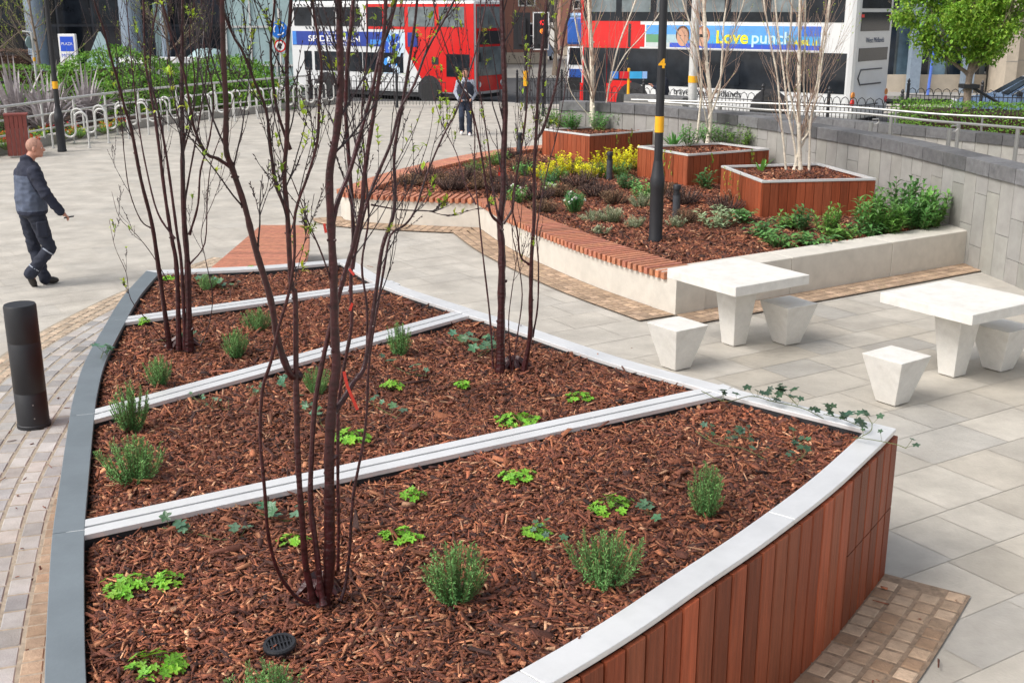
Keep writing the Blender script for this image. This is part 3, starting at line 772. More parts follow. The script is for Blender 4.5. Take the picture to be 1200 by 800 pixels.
# ---------------------------------------------------------------- plants of the raised bed
def shrub(name, mat_, n_st, h, spread, leafL, leafW, per, seed, up=.9, flowers=0, fcol=(1,1,1), tint=(1,1,1), stemm='stemgreen'):
    n_st=int(n_st*1.6); leafL*=1.25; leafW*=1.35
    g=random.Random(seed); f=MB(); s=MB(); fl=MB()
    for i in range(n_st):
        a=g.uniform(0,2*PI); q=g.random()**.6; H=h*g.uniform(.6,1.08)*(1-.3*q*q)
        tip=Vector((math.cos(a)*q*spread,math.sin(a)*q*spread,H)); pts=cat3([Vector((math.cos(a)*q*spread*.15,math.sin(a)*q*spread*.15,-.03)),Vector((tip.x*.7,tip.y*.7,H*.45)),tip],5)
        s.tube(pts,[.006*(1-.6*k/len(pts)) for k in range(len(pts))],4)
        for k in range(per):
            t=.25+.75*(k+g.random())/per; x=t*(len(pts)-1); j=min(int(x),len(pts)-2); p=pts[j].lerp(pts[j+1],x-j); ax=(pts[j+1]-pts[j]).normalized()
            aa=k*2.4+g.uniform(-.5,.5); rad=Vector((math.cos(aa),math.sin(aa),0)); d=(ax*up*g.uniform(.4,1.1)+rad).normalized()
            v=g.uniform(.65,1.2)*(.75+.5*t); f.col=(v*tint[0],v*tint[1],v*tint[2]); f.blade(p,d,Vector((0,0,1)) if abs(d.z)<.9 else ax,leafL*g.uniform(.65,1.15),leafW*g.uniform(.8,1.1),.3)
        if flowers and g.random()<flowers:
            for q2 in range(5):
                fl.col=tuple(c*g.uniform(.85,1.1) for c in fcol); lobed(fl,tip+rvec(g)*.025+Vector((0,0,.015)),rvec(g)+Vector((0,0,1)),.018,0,5,.3)
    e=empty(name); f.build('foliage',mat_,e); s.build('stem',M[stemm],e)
    if fl.f: fl.build('flowers',M['flower'],e)
    return e
BP=.39
def put(e,p,label_,cat,group,z=BP,s=1):
    e.location=W(p[0],p[1],z); e.rotation_euler.z=rp.uniform(0,6); e.scale=(s,s,s); return tag(e,label_,cat,group)
G='shrubs of the raised bed'
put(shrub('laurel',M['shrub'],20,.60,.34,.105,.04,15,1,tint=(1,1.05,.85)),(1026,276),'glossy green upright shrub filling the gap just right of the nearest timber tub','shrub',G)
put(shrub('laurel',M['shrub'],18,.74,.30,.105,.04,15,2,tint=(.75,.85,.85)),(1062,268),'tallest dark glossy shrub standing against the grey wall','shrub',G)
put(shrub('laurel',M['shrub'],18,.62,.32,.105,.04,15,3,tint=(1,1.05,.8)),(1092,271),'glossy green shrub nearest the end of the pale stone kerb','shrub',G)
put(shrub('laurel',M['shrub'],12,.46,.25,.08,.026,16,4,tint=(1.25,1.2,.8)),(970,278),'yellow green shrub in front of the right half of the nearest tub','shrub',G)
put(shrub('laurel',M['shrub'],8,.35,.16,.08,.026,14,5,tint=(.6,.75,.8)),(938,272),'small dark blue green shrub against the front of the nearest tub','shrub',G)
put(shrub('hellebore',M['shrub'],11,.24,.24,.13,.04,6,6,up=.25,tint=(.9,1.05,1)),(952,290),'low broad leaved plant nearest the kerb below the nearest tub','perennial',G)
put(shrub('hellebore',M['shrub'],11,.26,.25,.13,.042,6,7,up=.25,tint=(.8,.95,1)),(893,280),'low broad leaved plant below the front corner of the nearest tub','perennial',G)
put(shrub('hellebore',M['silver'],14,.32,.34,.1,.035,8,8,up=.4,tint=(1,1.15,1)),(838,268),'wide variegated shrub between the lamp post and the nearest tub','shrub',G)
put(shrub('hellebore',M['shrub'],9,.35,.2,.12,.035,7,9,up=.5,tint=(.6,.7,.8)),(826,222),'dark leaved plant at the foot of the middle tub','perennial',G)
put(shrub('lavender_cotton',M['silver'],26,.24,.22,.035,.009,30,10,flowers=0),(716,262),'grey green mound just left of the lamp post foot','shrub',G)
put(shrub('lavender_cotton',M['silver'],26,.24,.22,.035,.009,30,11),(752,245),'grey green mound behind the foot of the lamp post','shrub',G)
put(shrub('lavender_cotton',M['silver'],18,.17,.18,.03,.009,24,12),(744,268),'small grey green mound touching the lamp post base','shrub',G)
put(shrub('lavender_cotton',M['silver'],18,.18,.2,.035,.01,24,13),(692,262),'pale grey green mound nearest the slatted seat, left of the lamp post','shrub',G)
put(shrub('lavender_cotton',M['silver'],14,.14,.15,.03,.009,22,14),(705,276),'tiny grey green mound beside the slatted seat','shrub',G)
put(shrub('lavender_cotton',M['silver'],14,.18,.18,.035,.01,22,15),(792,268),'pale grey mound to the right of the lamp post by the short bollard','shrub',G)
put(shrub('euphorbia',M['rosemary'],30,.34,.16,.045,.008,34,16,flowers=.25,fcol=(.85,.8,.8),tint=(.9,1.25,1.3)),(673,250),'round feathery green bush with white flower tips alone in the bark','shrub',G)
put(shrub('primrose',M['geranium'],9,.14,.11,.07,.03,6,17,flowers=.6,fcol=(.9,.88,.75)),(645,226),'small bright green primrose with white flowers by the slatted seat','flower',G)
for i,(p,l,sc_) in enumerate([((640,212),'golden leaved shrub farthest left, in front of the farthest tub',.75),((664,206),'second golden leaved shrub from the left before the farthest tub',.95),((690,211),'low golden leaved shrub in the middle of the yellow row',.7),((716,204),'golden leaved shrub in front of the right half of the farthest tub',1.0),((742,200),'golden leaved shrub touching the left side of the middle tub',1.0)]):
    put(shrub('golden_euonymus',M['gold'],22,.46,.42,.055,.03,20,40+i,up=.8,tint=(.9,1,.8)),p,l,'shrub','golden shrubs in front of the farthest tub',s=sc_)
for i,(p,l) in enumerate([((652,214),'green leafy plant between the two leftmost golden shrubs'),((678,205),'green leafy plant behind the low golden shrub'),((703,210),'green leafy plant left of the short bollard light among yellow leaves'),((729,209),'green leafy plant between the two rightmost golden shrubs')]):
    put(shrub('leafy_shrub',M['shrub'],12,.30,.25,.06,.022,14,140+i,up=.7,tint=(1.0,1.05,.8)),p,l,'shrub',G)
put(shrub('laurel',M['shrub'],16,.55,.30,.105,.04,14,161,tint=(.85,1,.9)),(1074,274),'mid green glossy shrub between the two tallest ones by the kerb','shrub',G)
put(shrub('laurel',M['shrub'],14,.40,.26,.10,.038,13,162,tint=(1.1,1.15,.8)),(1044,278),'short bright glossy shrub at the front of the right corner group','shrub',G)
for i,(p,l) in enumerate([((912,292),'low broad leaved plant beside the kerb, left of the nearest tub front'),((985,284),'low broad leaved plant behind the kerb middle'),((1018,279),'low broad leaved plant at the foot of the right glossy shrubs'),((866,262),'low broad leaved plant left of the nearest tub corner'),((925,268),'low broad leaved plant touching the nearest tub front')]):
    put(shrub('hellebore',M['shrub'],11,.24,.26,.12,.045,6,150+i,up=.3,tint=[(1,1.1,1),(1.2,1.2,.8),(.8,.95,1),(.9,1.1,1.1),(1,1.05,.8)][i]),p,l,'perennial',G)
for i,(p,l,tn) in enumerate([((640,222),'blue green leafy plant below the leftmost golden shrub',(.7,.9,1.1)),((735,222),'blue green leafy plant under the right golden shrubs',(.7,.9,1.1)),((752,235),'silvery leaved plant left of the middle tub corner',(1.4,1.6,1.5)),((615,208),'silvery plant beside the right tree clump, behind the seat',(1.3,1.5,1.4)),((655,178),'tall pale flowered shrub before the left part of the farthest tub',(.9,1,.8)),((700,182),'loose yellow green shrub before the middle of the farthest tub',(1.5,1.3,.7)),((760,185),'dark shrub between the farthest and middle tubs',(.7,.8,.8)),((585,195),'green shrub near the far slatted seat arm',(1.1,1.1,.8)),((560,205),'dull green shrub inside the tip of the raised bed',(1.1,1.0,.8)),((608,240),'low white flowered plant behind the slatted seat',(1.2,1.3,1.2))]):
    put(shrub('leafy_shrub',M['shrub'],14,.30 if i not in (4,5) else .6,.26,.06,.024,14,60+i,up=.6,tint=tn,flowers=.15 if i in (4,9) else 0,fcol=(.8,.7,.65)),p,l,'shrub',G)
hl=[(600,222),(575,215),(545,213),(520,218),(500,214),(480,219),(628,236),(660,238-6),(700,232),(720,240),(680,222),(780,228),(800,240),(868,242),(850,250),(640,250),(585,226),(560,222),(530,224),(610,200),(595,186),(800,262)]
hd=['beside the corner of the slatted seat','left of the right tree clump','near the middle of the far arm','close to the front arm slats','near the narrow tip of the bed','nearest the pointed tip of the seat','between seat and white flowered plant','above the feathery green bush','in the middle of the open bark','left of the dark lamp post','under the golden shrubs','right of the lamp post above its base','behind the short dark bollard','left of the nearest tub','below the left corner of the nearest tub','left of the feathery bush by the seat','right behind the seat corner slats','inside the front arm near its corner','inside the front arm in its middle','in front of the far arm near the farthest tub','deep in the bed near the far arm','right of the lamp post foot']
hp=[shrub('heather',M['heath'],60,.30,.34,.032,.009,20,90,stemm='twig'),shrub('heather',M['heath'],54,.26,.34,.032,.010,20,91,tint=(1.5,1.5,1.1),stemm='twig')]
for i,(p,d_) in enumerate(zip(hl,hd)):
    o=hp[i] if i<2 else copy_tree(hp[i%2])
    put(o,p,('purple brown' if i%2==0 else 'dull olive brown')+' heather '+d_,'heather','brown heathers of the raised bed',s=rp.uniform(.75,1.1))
# tufts in the tubs
def tuft(mat_,n,L,w_,seed,spread=.1,tint=(1,1,1),stiff=.5):
    g=random.Random(seed); m=MB()
    for i in range(n):
        a=g.uniform(0,2*PI); l=L*g.uniform(.6,1.1); out=g.uniform(.15,.9); d=Vector((math.cos(a),math.sin(a),0)); b=d*g.uniform(0,spread)
        side=Vector((-d.y,d.x,0)); k=g.uniform(.7,1.2); m.col=(k*tint[0],k*tint[1],k*tint[2]); N_=6; prev=None
        for j in range(N_+1):
            t=j/N_; p=b+d*(l*out*t)+Vector((0,0,l*(t*(1.05-out*.3)-(1-stiff)*out*t*t))); ww=w_*(1-t**2)*.5+.0006
            cur=(p-side*ww+Vector((0,0,ww*.35)),p,p+side*ww+Vector((0,0,ww*.35)))
            if prev: m.poly([prev[0],prev[1],cur[1],cur[0]]); m.poly([prev[1],prev[2],cur[2],cur[1]])
            prev=cur
    return m
TZ=BOXZ-.07
def tplant(m,mt,p,name,l,cat='plant',z=TZ):
    o=m.build(name,mt); o.location=W(p[0],p[1],z); return tag(o,l,cat,'plants in the timber tubs')
tplant(tuft(M['shrub'],26,.42,.05,1,tint=(1,1.3,1.2)),M['shrub'],(790,172),'strap_leaved_plant','dark green strap leaved clump at the left of the middle tub')
tplant(tuft(M['shrub'],22,.40,.05,5,tint=(.9,1.2,1.1)),M['shrub'],(668,153),'strap_leaved_plant','dark green strap leaved clump in the left half of the farthest tub')
tplant(tuft(M['shrub'],11,.32,.05,2,spread=.04,tint=(1.3,1.5,1)),M['shrub'],(892,201),'strap_leaved_plant','small pale strap leaved clump in the left corner of the nearest tub')
for i,(p,l,tn) in enumerate([((655,151),'bright green leafy plant in the left corner of the farthest tub',(1.2,1.2,.8)),((700,153),'low silvery plant at the foot of the single birch in the farthest tub',(1.3,1.6,1.5)),((748,149),'thin leafy shoots at the right of the farthest tub',(1.1,1.1,.7)),((845,170),'leafy green plant right of the birch in the middle tub',(1,1.1,.9)),((868,172),'thin leafy plant at the right end of the middle tub',(1.2,1.1,.7)),((828,168),'silver green plant at the foot of the birch in the middle tub',(1.2,1.4,1.3)),((672,153),'leafy plant left of the birch in the farthest tub',(.9,1.1,.9)),((725,152),'leafy plant right of the birch in the farthest tub',(1.1,1.2,.8)),((806,173),'leafy plant by the front corner of the middle tub',(1,1.2,1)),((640,150),'trailing leafy plant at the left rim of the farthest tub',(.9,1,.7))]):
    e=shrub('tub_shrub',M['shrub'],11,.42,.30,.08,.032,11,120+i,up=.5,tint=tn); e.location=W(p[0],p[1],TZ); tag(e,l,'plant','plants in the timber tubs')
# variegated ivy hanging down the tub fronts
for i,(b,k,t_,l) in enumerate([(1,0,.5,'yellow variegated ivy hanging down the left face of the middle tub'),(2,0,.35,'yellow variegated ivy hanging down the left face of the nearest tub'),(1,1,.5,'yellow variegated ivy hanging down the front face of the middle tub'),(0,1,.5,'yellow variegated ivy hanging down the front face of the farthest tub')]):
    B=boxes[b]; a,c=B[k],B[(k+1)%4]; n_=(Vector((c.y-a.y,-(c.x-a.x)))).normalized(); cen=sum(B,Vector((0,0)))/4
    if (a+n_-cen).length<(a-cen).length: n_=-n_
    m=MB(); s=MB(); g=random.Random(i)
    for q in range(3):
        p=a.lerp(c,t_+g.uniform(-.25,.3)); Lh=g.uniform(.2,.5); pts=[]
        for j in range(7): pts.append(Vector((p.x+n_.x*(.02+.015*g.random())+g.uniform(-.03,.03)*j/3,p.y+n_.y*(.02+.015*g.random()),BOXZ+.015-Lh*j/6)))
        s.tube(pts,.003,3)
        for j in range(9):
            x=g.uniform(0,5.99); w_=pts[int(x)].lerp(pts[int(x)+1],x%1)+Vector((n_.x,n_.y,0))*.02; k2=g.uniform(.6,1.1); m.col=(k2*g.uniform(.2,.5),k2*.5,k2*1.2)
            lobed(m,w_,Vector((n_.x,n_.y,.4)),.022,g.uniform(0,6),5,.4)
    e=empty('ivy',(0,0,0)); tag(e,l,'ivy','ivy hanging from the tubs'); m.build('leaves',M['gold'],e); s.build('stems',M['stemgreen'],e)
# ================================================================ multi stemmed cherries
def wob(pts,amp,g):
    out=[pts[0]]
    for p in pts[1:]: out.append(p+Vector((g.uniform(-amp,amp),g.uniform(-amp,amp),g.uniform(-amp,amp)*.5)))
    return out
class Tree:
    def __init__(s, seed, leafr=.02, n=7, tipk=.8, lk=.55):
        s.tipk=tipk; s.lk=lk; s.rk=1; s.tk=.74
        s.g=random.Random(seed); s.st=[]; s.tw=MB(); s.lf=MB(); s.leafr=leafr; s.n=n
    def stem(s, pts, r0, r1, sub=4, twigs=0, tmin=.3, tl=(.3,.8), leafy=.3, n=None):
        r1=r1*s.tipk; leafy=leafy*s.lk; r0*=s.rk; twigs=int(twigs*s.tk+.5)
        P=cat3(pts,sub); K=len(P); m=MB(); g=s.g
        rad=[]
        for k in range(K):
            t=k/(K-1); r=r0+(r1-r0)*t**.58; rad.append(r*(1+.09*math.sin(k*2.1+r0*900)+g.uniform(-.05,.05)))
        rad[0]*=1.25
        m.col=(g.uniform(.8,1.3),)*3
        m.tube(P,rad,n or s.n)
        # knots
        for q in range(int(K*.35)):
            k=g.randrange(1,K-1); a=rvec(g); a.z*=.3; a.normalize()
            m.tube([P[k],P[k]+a*(rad[k]*1.25),P[k]+a*(rad[k]*1.5)+Vector((0,0,rad[k]*.25))],[rad[k]*.55,rad[k]*.42,rad[k]*.12],5)
        s.st.append(m)
        for i in range(twigs):
            t=tmin+(1-tmin)*(i+g.random())/twigs; x=t*(K-1); k=min(int(x),K-2); p=P[k].lerp(P[k+1],x-k)
            ax=(P[k+1]-P[k]).normalized(); s.twig(p,ax,g.uniform(*tl)*(1.15-.5*t),max(.0022,rad[k]*.38),1,leafy)
        return P
    def twig(s,p,ax,L,r,lev,leafy):
        g=s.g; side=rvec(g); side=(side-ax*side.dot(ax)).normalized()
        d=(ax*g.uniform(.9,1.5)+side*g.uniform(.4,.75)).normalized(); pts=[p]; q=p.copy(); N_=5
        for k in range(N_):
            d=(d+Vector((0,0,1))*.16+rvec(g)*.13).normalized(); q=q+d*(L/N_); pts.append(q.copy())
        P=cat3(pts,2); K=len(P); rr=[max(.0012,r*(1-.75*k/K)) for k in range(K)]
        s.tw.col=(g.uniform(.8,1.4),)*3; s.tw.tube(P,rr,4,cap=False)
        # buds
        for k in range(1,K):
            if g.random()<.45:
                a=(rvec(g)*.8+(P[k]-P[k-1]).normalized()).normalized()
                s.tw.col=(1.3,1.1,1.0); s.tw.tube([P[k],P[k]+a*.006,P[k]+a*.012],[.0018,.0024,.0005],4,cap=False)
        if g.random()<leafy*1.6:
            for k in range(g.randint(2,5)):
                b=P[g.randrange(K//2,K)]; a=(rvec(g)*.8+Vector((0,0,.8))).normalized(); v=g.uniform(.7,1.3); s.lf.col=(v*g.uniform(.8,1.2),v,v*.8)
                for _ in range(g.randint(1,3)): s.lf.blade(b,(a+rvec(g)*.6).normalized(),Vector((0,0,1)),s.leafr*g.uniform(.6,1.4),s.leafr*.42,.4)
        if lev<3:
            for i in range(g.randint(1,3) if lev<2 else g.randint(0,2)):
                k=g.randrange(1,K-2); s.twig(P[k],(P[k+1]-P[k]).normalized(),L*g.uniform(.35,.65),rr[k]*.7,lev+1,leafy)
    def finish(s,name,base,label_,group,barkm,twigm,leafm,cat='tree'):
        e=empty(name,base); tag(e,label_,cat,group)
        if name=='cherry_tree':
            m=MB(); g=s.g; sc_=.09 if base[1]<6 else .12
            for k in range(9):
                a=2*PI*k/9+g.uniform(-.2,.2); d=Vector((math.cos(a),math.sin(a),0)); b=Vector((base[0],base[1],.905))
                m.tube([b+Vector((0,0,.06))+d*sc_*.3,b+d*sc_*.7+Vector((0,0,.03)),b+d*sc_*1.25-Vector((0,0,.02))],[.022,.02,.006],6)
            adopt(m.build('root_collar',barkm,smooth=True),e)
        for m in s.st: adopt(m.build('trunk',barkm,smooth=True),e)
        adopt(s.tw.build('twigs',twigm),e)
        if s.lf.f: adopt(s.lf.build('leaves',leafm),e)
        return e
def trace(px, Y0, dY, top=None):
    """survey a stem: (px,py) pairs, distance Y0 leaning by dY to the top"""
    n=len(px); out=[]
    for i,(a,b) in enumerate(px): out.append(WY(a,b,Y0+dY*i/(n-1)))
    if top:
        d=(out[-1]-out[-2]).normalized(); d=(d+Vector((0,0,.5))).normalized(); out.append(out[-1]+d*top*.5); out.append(out[-1]+(d+Vector((0,0,.4))).normalized()*top*.5)
    return out
G='multi stemmed dark red cherry trees of the foreground planter'
T=Tree(1,.028,9,.62,.28); Y=W(375,708,.905).y; T.rk=.72; T.tk=.78
T.stem(trace([(378,708),(385,674),(386,630),(386,581),(386,521),(390,461),(394,429),(392,385),(391,330),(388,265),(386,205),(394,158),(399,100),(398,50),(397,0)],Y,.0,1.4),.041,.017,4,12,.62,(.3,.7),.3)
T.stem(trace([(368,704),(358.7,665),(354,609),(349,535),(347,443),(346,350),(341,330),(337,255),(333,205),(336,165),(337,125),(336,75),(338,37),(341,0)],Y-.03,-.25,1.2),.022,.009,4,16,.4,(.25,.7),.35)
T.stem(trace([(350,440),(340,438),(326,400),(317,350),(299,290),(287,242),(272,197),(265,175),(265,125),(262,70),(260,0)],Y-.08,-.45,1.2),.022,.012,4,12,.3,(.3,.7),.3)
T.stem(trace([(379,708),(376,690),(370,637),(364,590),(365,535),(370,466),(384,396),(396,350),(405,317),(415,285),(424,242),(427,205),(432,170),(440,120),(448,60),(452,0)],Y-.05,.2,1.2),.019,.012,4,16,.45,(.3,.7),.4)
T.stem(trace([(362,707),(345,697),(326,669),(314.7,628),(310,572),(305,512),(307.7,456),(317,425),(327,382),(338,345),(345,300),(346,250),(361,205),(372,165),(374,120),(377,80),(372,40),(366,0)],Y-.02,-.5,.9),.013,.006,4,14,.45,(.2,.5),.6)
T.stem(trace([(398,704),(404,688),(409.6,646),(414,581),(428,503),(433,419),(444,350),(452,303),(458,275),(475,263),(487,245),(500,205),(518,162),(535,130),(548,90),(560,50)],Y+.02,.6,.7),.0115,.005,4,12,.4,(.2,.55),.6)
T.stem(trace([(396,668),(397,620),(396,572),(396,512),(397,470),(404,425),(412,380),(411,340),(412,300),(414,277),(412,230),(409,190),(405,125),(408,60),(414,0)],Y+.06,.2,1.2),.0085,.014,4,12,.5,(.3,.6),.3)
T.stem(trace([(392,482),(404,465),(414,448),(426,432),(433,395),(441,340),(448,290),(460,255),(463,225),(462,180),(470,130),(480,70),(489,0)],Y+.02,.4,1.0),.019,.008,4,12,.3,(.25,.6),.35)
T.stem(trace([(412,315),(425,255),(438,215),(458,168),(468,130),(485,100),(500,60),(522,20),(540,-20)],Y+.1,.35,.8),.012,.006,4,12,.15,(.25,.6),.4)
T.stem(trace([(388,268),(396,235),(410,200),(424,150),(435,110),(446,60),(462,10)],Y,.25,1.0),.017,.008,4,10,.2,(.25,.6),.3)
T.stem(trace([(337,250),(323,215),(318,180),(312,130),(300,100),(284,60),(268,30)],Y-.15,-.3,.7),.011,.005,4,9,.2,(.2,.5),.5)
T.stem(trace([(340,175),(325,130),(318,80),(318,40),(322,0)],Y-.1,-.2,.7),.009,.005,4,9,.2,(.2,.5),.5)
T.stem(trace([(430,420),(430,360),(424,310),(432,255),(428,195),(424,130),(430,60),(430,0)],Y+.15,.25,.8),.008,.005,4,11,.25,(.2,.5),.6)
T.stem(trace([(272,197),(255,186),(242,180),(228,152),(222,120),(214,80),(200,40)],Y-.35,-.2,.6),.010,.005,4,8,.2,(.2,.5),.4)
T.stem(trace([(391,340),(378,300),(362,262),(352,235),(340,205)],Y,-.1,.0),.006,.003,4,4,.3,(.1,.3),.6)
T.stem(trace([(435,240),(470,246),(500,247),(525,252),(565,243)],Y+.25,.3,.0),.005,.002,4,5,.2,(.08,.2),.9)
t=T.finish('cherry_tree',W(375,700,.87),'largest dark red stemmed cherry with a red tie, standing in the nearest bay',G,M['bark'],M['twig'],M['leaf'])
def ribbon(pts,wd,th,parent,name='tie'):
    m=MB(); 
    for a,b in zip(pts,pts[1:]):
        d_=(b-a); s_=d_.cross(Vector((0,1,0))).normalized()*wd/2; n_=Vector((0,th/2,0))
        m.poly([a-s_-n_,a+s_-n_,b+s_-n_,b-s_-n_]); m.poly([a-s_+n_,b-s_+n_,b+s_+n_,a+s_+n_])
    return adopt(m.build(name,M['redtie']),parent)
ribbon([WY(403,435,4.34),WY(407,452,4.33),WY(419,480,4.32)],.012,.002,t)
ribbon([WY(380,262,4.34),WY(382,273,4.33)],.010,.002,t); ribbon([WY(409,315,4.34),WY(415,322,4.33)],.010,.002,t); ribbon([WY(413,355,4.33),WY(410,364,4.33)],.010,.002,t)

T=Tree(2,.034,8,.7,.25); Y=W(212,412,.905).y
RS=.54
def S(pts,dY,r0,r1,top=.9,tw=14,tmin=.3,tl=(.35,.9),lf=.15,Y0=None): T.stem(trace(pts,Y0 or Y,dY,top),r0*RS,r1*RS*.85,4,tw,tmin,tl,lf)
S([(199,408),(186,315),(178,262),(165,210),(154,152),(146,126),(138,95),(130,68),(120,30),(110,0)],-.3,.036,.016,1.2)
S([(210,410),(207,315),(201,278),(193,226),(183,147),(176,105),(170,68),(168,0)],.1,.038,.016,1.2)
S([(222,411),(220,315),(216,262),(214,200),(214,157),(213,79),(214,0)],0,.052,.026,1.4,18)
S([(217,409),(213,315),(207,270),(199,210),(192,165),(184,125),(176,90),(178,40),(185,0)],.15,.028,.014,1.2)
S([(222,275),(232,240),(235,200),(246,160),(250,110),(240,60),(236,0)],-.1,.018,.010,1.0)
S([(216,240),(222,205),(232,150),(240,100),(246,50),(250,0)],.2,.016,.009,1.0)
S([(197,330),(178,298),(160,275),(140,255),(131,225)],-.2,.008,.004,0,4,.3,(.1,.3),.4)
S([(200,408),(175,378),(153,350),(148,320),(135,290),(128,258)],-.35,.009,.004,0,4,.3,(.1,.3),.8)
S([(178,268),(165,258),(152,225),(146,185),(143,150)],-.1,.011,.006,.5,6,.2,(.2,.5),.2)
S([(205,280),(185,250),(172,200),(163,150),(157,100),(152,50),(148,0)],.2,.016,.008,.8)
S([(222,310),(240,285),(243,230),(248,190),(262,150),(275,110)],-.1,.012,.006,.6,8,.2,(.2,.5),.3)
S([(235,405),(245,380),(249,345),(240,300),(236,270),(250,235),(262,200)],.3,.009,.005,.4,7,.3,(.2,.5),.3)
S([(214,157),(205,120),(196,80),(200,40),(190,0)],.15,.014,.008,.8,12,.1)
S([(214,180),(225,140),(228,90),(222,40),(228,0)],-.1,.014,.008,.8,12,.1)
T.finish('cherry_tree',W(215,410,.87),'left cherry clump opposite the black bollard, rising from the bay beside the blue grey rim',G,M['bark'],M['twig'],M['leaf'])

T=Tree(3,.034,8,.7,.3); Y=W(600,437,.905).y; RS=.84
S([(586,436),(587,390),(588,330),(588,290),(586,262),(590,225),(590,190),(592,130),(590,60),(588,0)],.1,.040,.026,1.5,16,.5,(.3,.8),.25)
S([(614,434),(621,395),(622,350),(623,300),(626,255),(626,200),(628,162),(631,100),(636,50),(641,0)],-.1,.023,.013,1.2,16,.4,(.3,.8),.25)
S([(627,165),(637,150),(650,107),(657,70),(662,37),(670,0)],.0,.015,.009,1.0,12,.1)
S([(578,432),(574,370),(566,300),(560,240),(556,200),(556,150),(548,110),(540,60)],.3,.009,.005,.6,8,.4,(.2,.5),.4)
S([(586,262),(575,250),(570,220),(564,180),(556,140),(548,115),(535,90)],-.15,.013,.006,.7,10,.2,(.2,.6),.3)
S([(588,268),(582,245),(576,210),(572,170),(566,130),(560,90),(562,40)],.2,.010,.006,.8,10,.2,(.2,.6),.3)
S([(590,262),(600,245),(604,215),(610,180),(616,140),(618,90),(612,40),(616,0)],.2,.011,.006,.8,12,.2,(.2,.6),.3)
S([(620,310),(610,300),(606,270),(600,240),(606,200),(612,165)],-.1,.010,.005,.6,8,.2,(.2,.5),.4)
S([(624,395),(630,360),(631,310),(629,270),(636,225),(645,185),(652,160)],.15,.009,.005,.6,9,.2,(.2,.5),.4)
S([(600,436),(606,395),(612,345),(606,300),(600,270),(603,230)],.2,.007,.004,.6,7,.3,(.2,.5),.4)
S([(599,434),(596,380),(600,340),(606,300)],-.1,.006,.003,.6,5,.3,(.2,.5),.4)
S([(558,240),(545,215),(535,180),(520,150),(510,120)],.2,.006,.003,.3,6,.2,(.2,.4),.5)
t3=T.finish('cherry_tree',W(602,436,.87),'right cherry clump with two main stems, rising before the curved slatted seat',G,M['bark'],M['twig'],M['leaf'])
ribbon([WY(587,196,7.72),WY(585,206,7.72)],.018,.003,t3)

# ---------------------------------------------------------------- white birches in the tubs
G='white birches in the timber tubs'
def birch(seed,stems,label_,base,barkm='birch',tw=14,tl=(.5,1.4)):
    global T
    T=Tree(seed,.03,8)
    T.rk=.66; T.tk=1; T.tipk=.6; T.lk=.6
    for pts,Y0,dY,r0,r1,top,n in stems: T.stem(trace(pts,Y0,dY,top),r0,r1,4,n,.15,tl,.12)
    T.finish('birch_tree',base,label_,G,M[barkm],M['birchtwig'],M['leaf'])
Y1=W(695,152,.88).y; birch(11,[([(695,152),(694,125),(694,100),(693,60),(691,20),(690,0)],Y1,0,.085,.06,3.5,26),([(707,153),(709,130),(716,90),(726,50),(745,0)],Y1,.3,.03,.022,2.0,18),([(716,95),(732,65),(750,45),(770,20)],Y1+.1,.2,.02,.01,1,10),([(694,100),(684,70),(677,40),(672,10)],Y1,.2,.03,.015,1,12),([(694,140),(670,110),(663,80)],Y1,-.2,.015,.008,.5,6)],'single trunked white birch with thin side stems in the farthest tub',W(695,152,.88))
Y2=W(823,170,.88).y; birch(12,[([(829,170),(832,145),(832,110),(828,75),(826,30),(825,0)],Y2,.1,.07,.045,2.5,24),([(816,168),(820,130),(822,100),(818,60),(806,20),(800,0)],Y2,-.1,.035,.022,1.5,18),([(832,120),(845,90),(852,60),(866,20),(872,0)],Y2,.2,.03,.018,1.5,18),([(829,150),(822,110),(812,70),(795,40)],Y2,-.2,.02,.01,.8,10),([(830,140),(842,110),(846,70),(848,30),(852,0)],Y2,.1,.03,.02,1.2,16)],'two stemmed white birch in the middle tub behind the lamp post',W(823,170,.88))
Y3=W(935,200,.88).y; birch(13,[([(938,201),(937,175),(936,140),(936,100),(937,50),(938,0)],Y3,0,.055,.04,2,20),([(930,200),(936,178),(944,160),(946,130),(957,100),(962,60),(972,0)],Y3,.1,.035,.02,1.5,18),([(948,200),(949,165),(950,140),(958,110),(962,80),(968,40)],Y3,-.1,.03,.018,1,16),([(921,199),(918,165),(914,130),(911,90),(903,50),(895,0)],Y3,-.2,.028,.018,1.2,16),([(933,195),(931,170),(924,135),(920,100),(915,60),(910,20)],Y3,.2,.03,.018,1.2,16),([(936,150),(928,120),(922,80),(926,40),(928,0)],Y3,.1,.026,.016,1.2,14),([(940,165),(948,150),(942,110),(943,60),(944,0)],Y3,.05,.025,.015,1.0,14)],'many stemmed pale birch in the nearest tub before the grey wall',W(935,200,.88))
